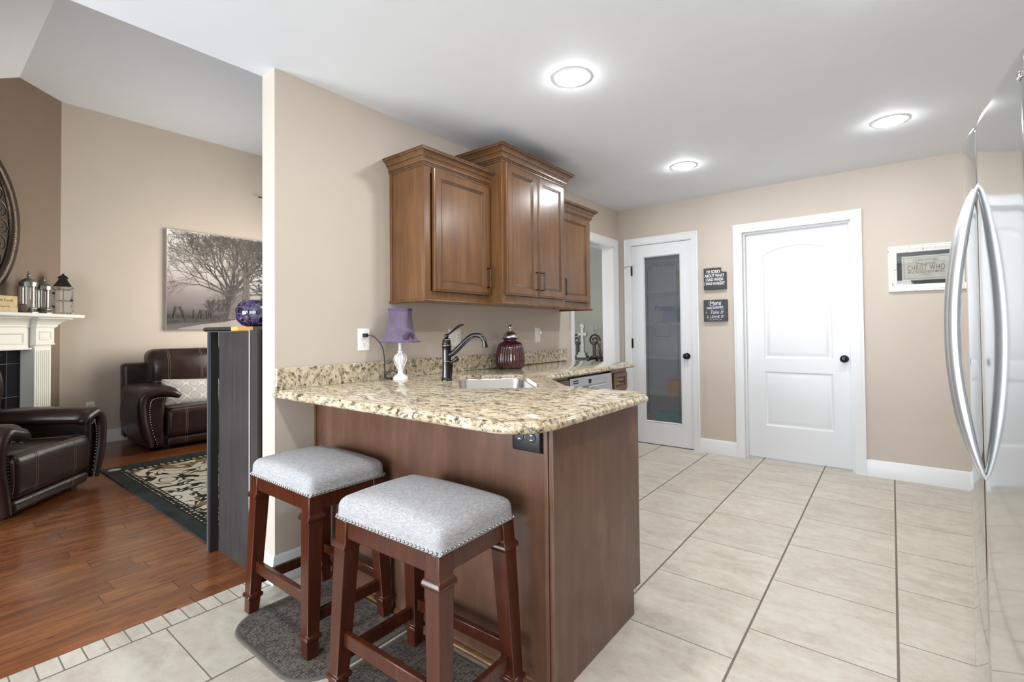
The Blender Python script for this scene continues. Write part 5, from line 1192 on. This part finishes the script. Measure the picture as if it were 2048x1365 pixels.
m_.box(x - .055, x + .055, y - .014, y + .014, 1.095, 1.135).box(x - .068, x - .05, y - .016, y + .016, 1.085, 1.145).box(x + .05, x + .068, y - .016, y + .016, 1.085, 1.145); m_.build('cross', 'crossw', cr, bevel=.006)
for (xx, sg, lab) in ((-3.42, 1, 'dark iron scroll ornament left of the white cross'), (-3.165, -1, 'dark iron scroll ornament right of the white cross')):
    so = thing('scroll_ornament', lab, 'ornament', (xx, 5.80, .80), 0, 'scroll ornaments on the console table')
    m_ = MB(); m_.box(xx - .045, xx + .045, 5.78, 5.82, .8005, .82); m_.box(xx - .02, xx + .02, 5.79, 5.81, .82, 1.02)
    pts = []
    for i in range(40): a = radians(i * 14); rr_ = .085 - .0016 * i; pts.append((xx - sg * .005 + sg * rr_ * cos(a) * -1, 5.80, 1.03 + rr_ * sin(a)))
    m_.tube(pts, .013, 8); m_.build('scroll', 'ironscroll', so)
tw = thing('branch_vase', 'tall floor vase of dark bare twigs beyond the cased opening', 'vase', (-2.985, 5.75, 0))
x, y = -2.985, 5.75
MB().lathe(x, y, [(.06, 0.001), (.085, .05), (.09, .25), (.06, .48), (.045, .55), (.055, .58), (.04, .575)], 24).build('vase', 'ironscroll', tw)
m_ = MB(); random.seed(21)
for i in range(48):
    a = random.uniform(0, 2 * pi); sp_ = random.uniform(.03, .17); zt = random.uniform(.95, 1.27); pts = [(x + .02 * cos(a), y + .02 * sin(a), .5)]
    for k in range(1, 6): u = k / 5; pts.append((x + (.02 + sp_ * u) * cos(a) + random.gauss(0, .012), y + (.02 + sp_ * u) * sin(a) + random.gauss(0, .012), .5 + (zt - .5) * u))
    m_.tube(pts, [.004 - .0028 * k / 5 for k in range(6)], 5)
m_.build('twigs', 'twig', tw)

# ------------------------------------------------------------------ pantry contents, seen blurred through the frosted glass
for i, z in enumerate((.45, .85, 1.22, 1.58, 1.92)):
    tag(box(-2.238, -1.392, 5.15, 5.548, z, z + .02).build('pantry_shelf', 'trim', None, off=(-1.8, 5.35, z), bevel=.001), ('lowest', 'second', 'middle', 'fourth', 'topmost')[i] + ' white shelf blurred behind the frosted pantry glass', 'shelf', 'pantry shelves')
tag(MB().loft([[(x, y, z) for x, y in rrect(-1.98 - a, -1.68 + a, 4.95 - a, 5.14 + a, .05)] for a, z in ((0, .001), (.03, .30), (.022, .30), (-.01, .01))]).build('storage_bin', 'teal', None, off=(-1.84, 5.14, 0)), 'teal bin blurred behind the lower pantry glass', 'bin')
for lab, cat, mt, bxx in (('orange box blurred behind the lower pantry glass', 'box', 'orange', (-1.92, -1.70, 5.16, 5.36, .4705, .62)), ('tan box blurred high behind the pantry glass', 'box', 'tan_box', (-1.82, -1.55, 5.2, 5.45, 1.6005, 1.80)), ('blue box blurred behind the middle of the pantry glass', 'box', 'bluebox', (-2.0, -1.83, 5.2, 5.42, 1.2405, 1.42))):
    tag(box(*bxx).build('food_box', mt, None, off=((bxx[0] + bxx[1]) / 2, (bxx[2] + bxx[3]) / 2, bxx[4]), bevel=.003), lab, cat)

for o in bpy.data.objects:
    if '_o' in o.keys(): del o['_o']
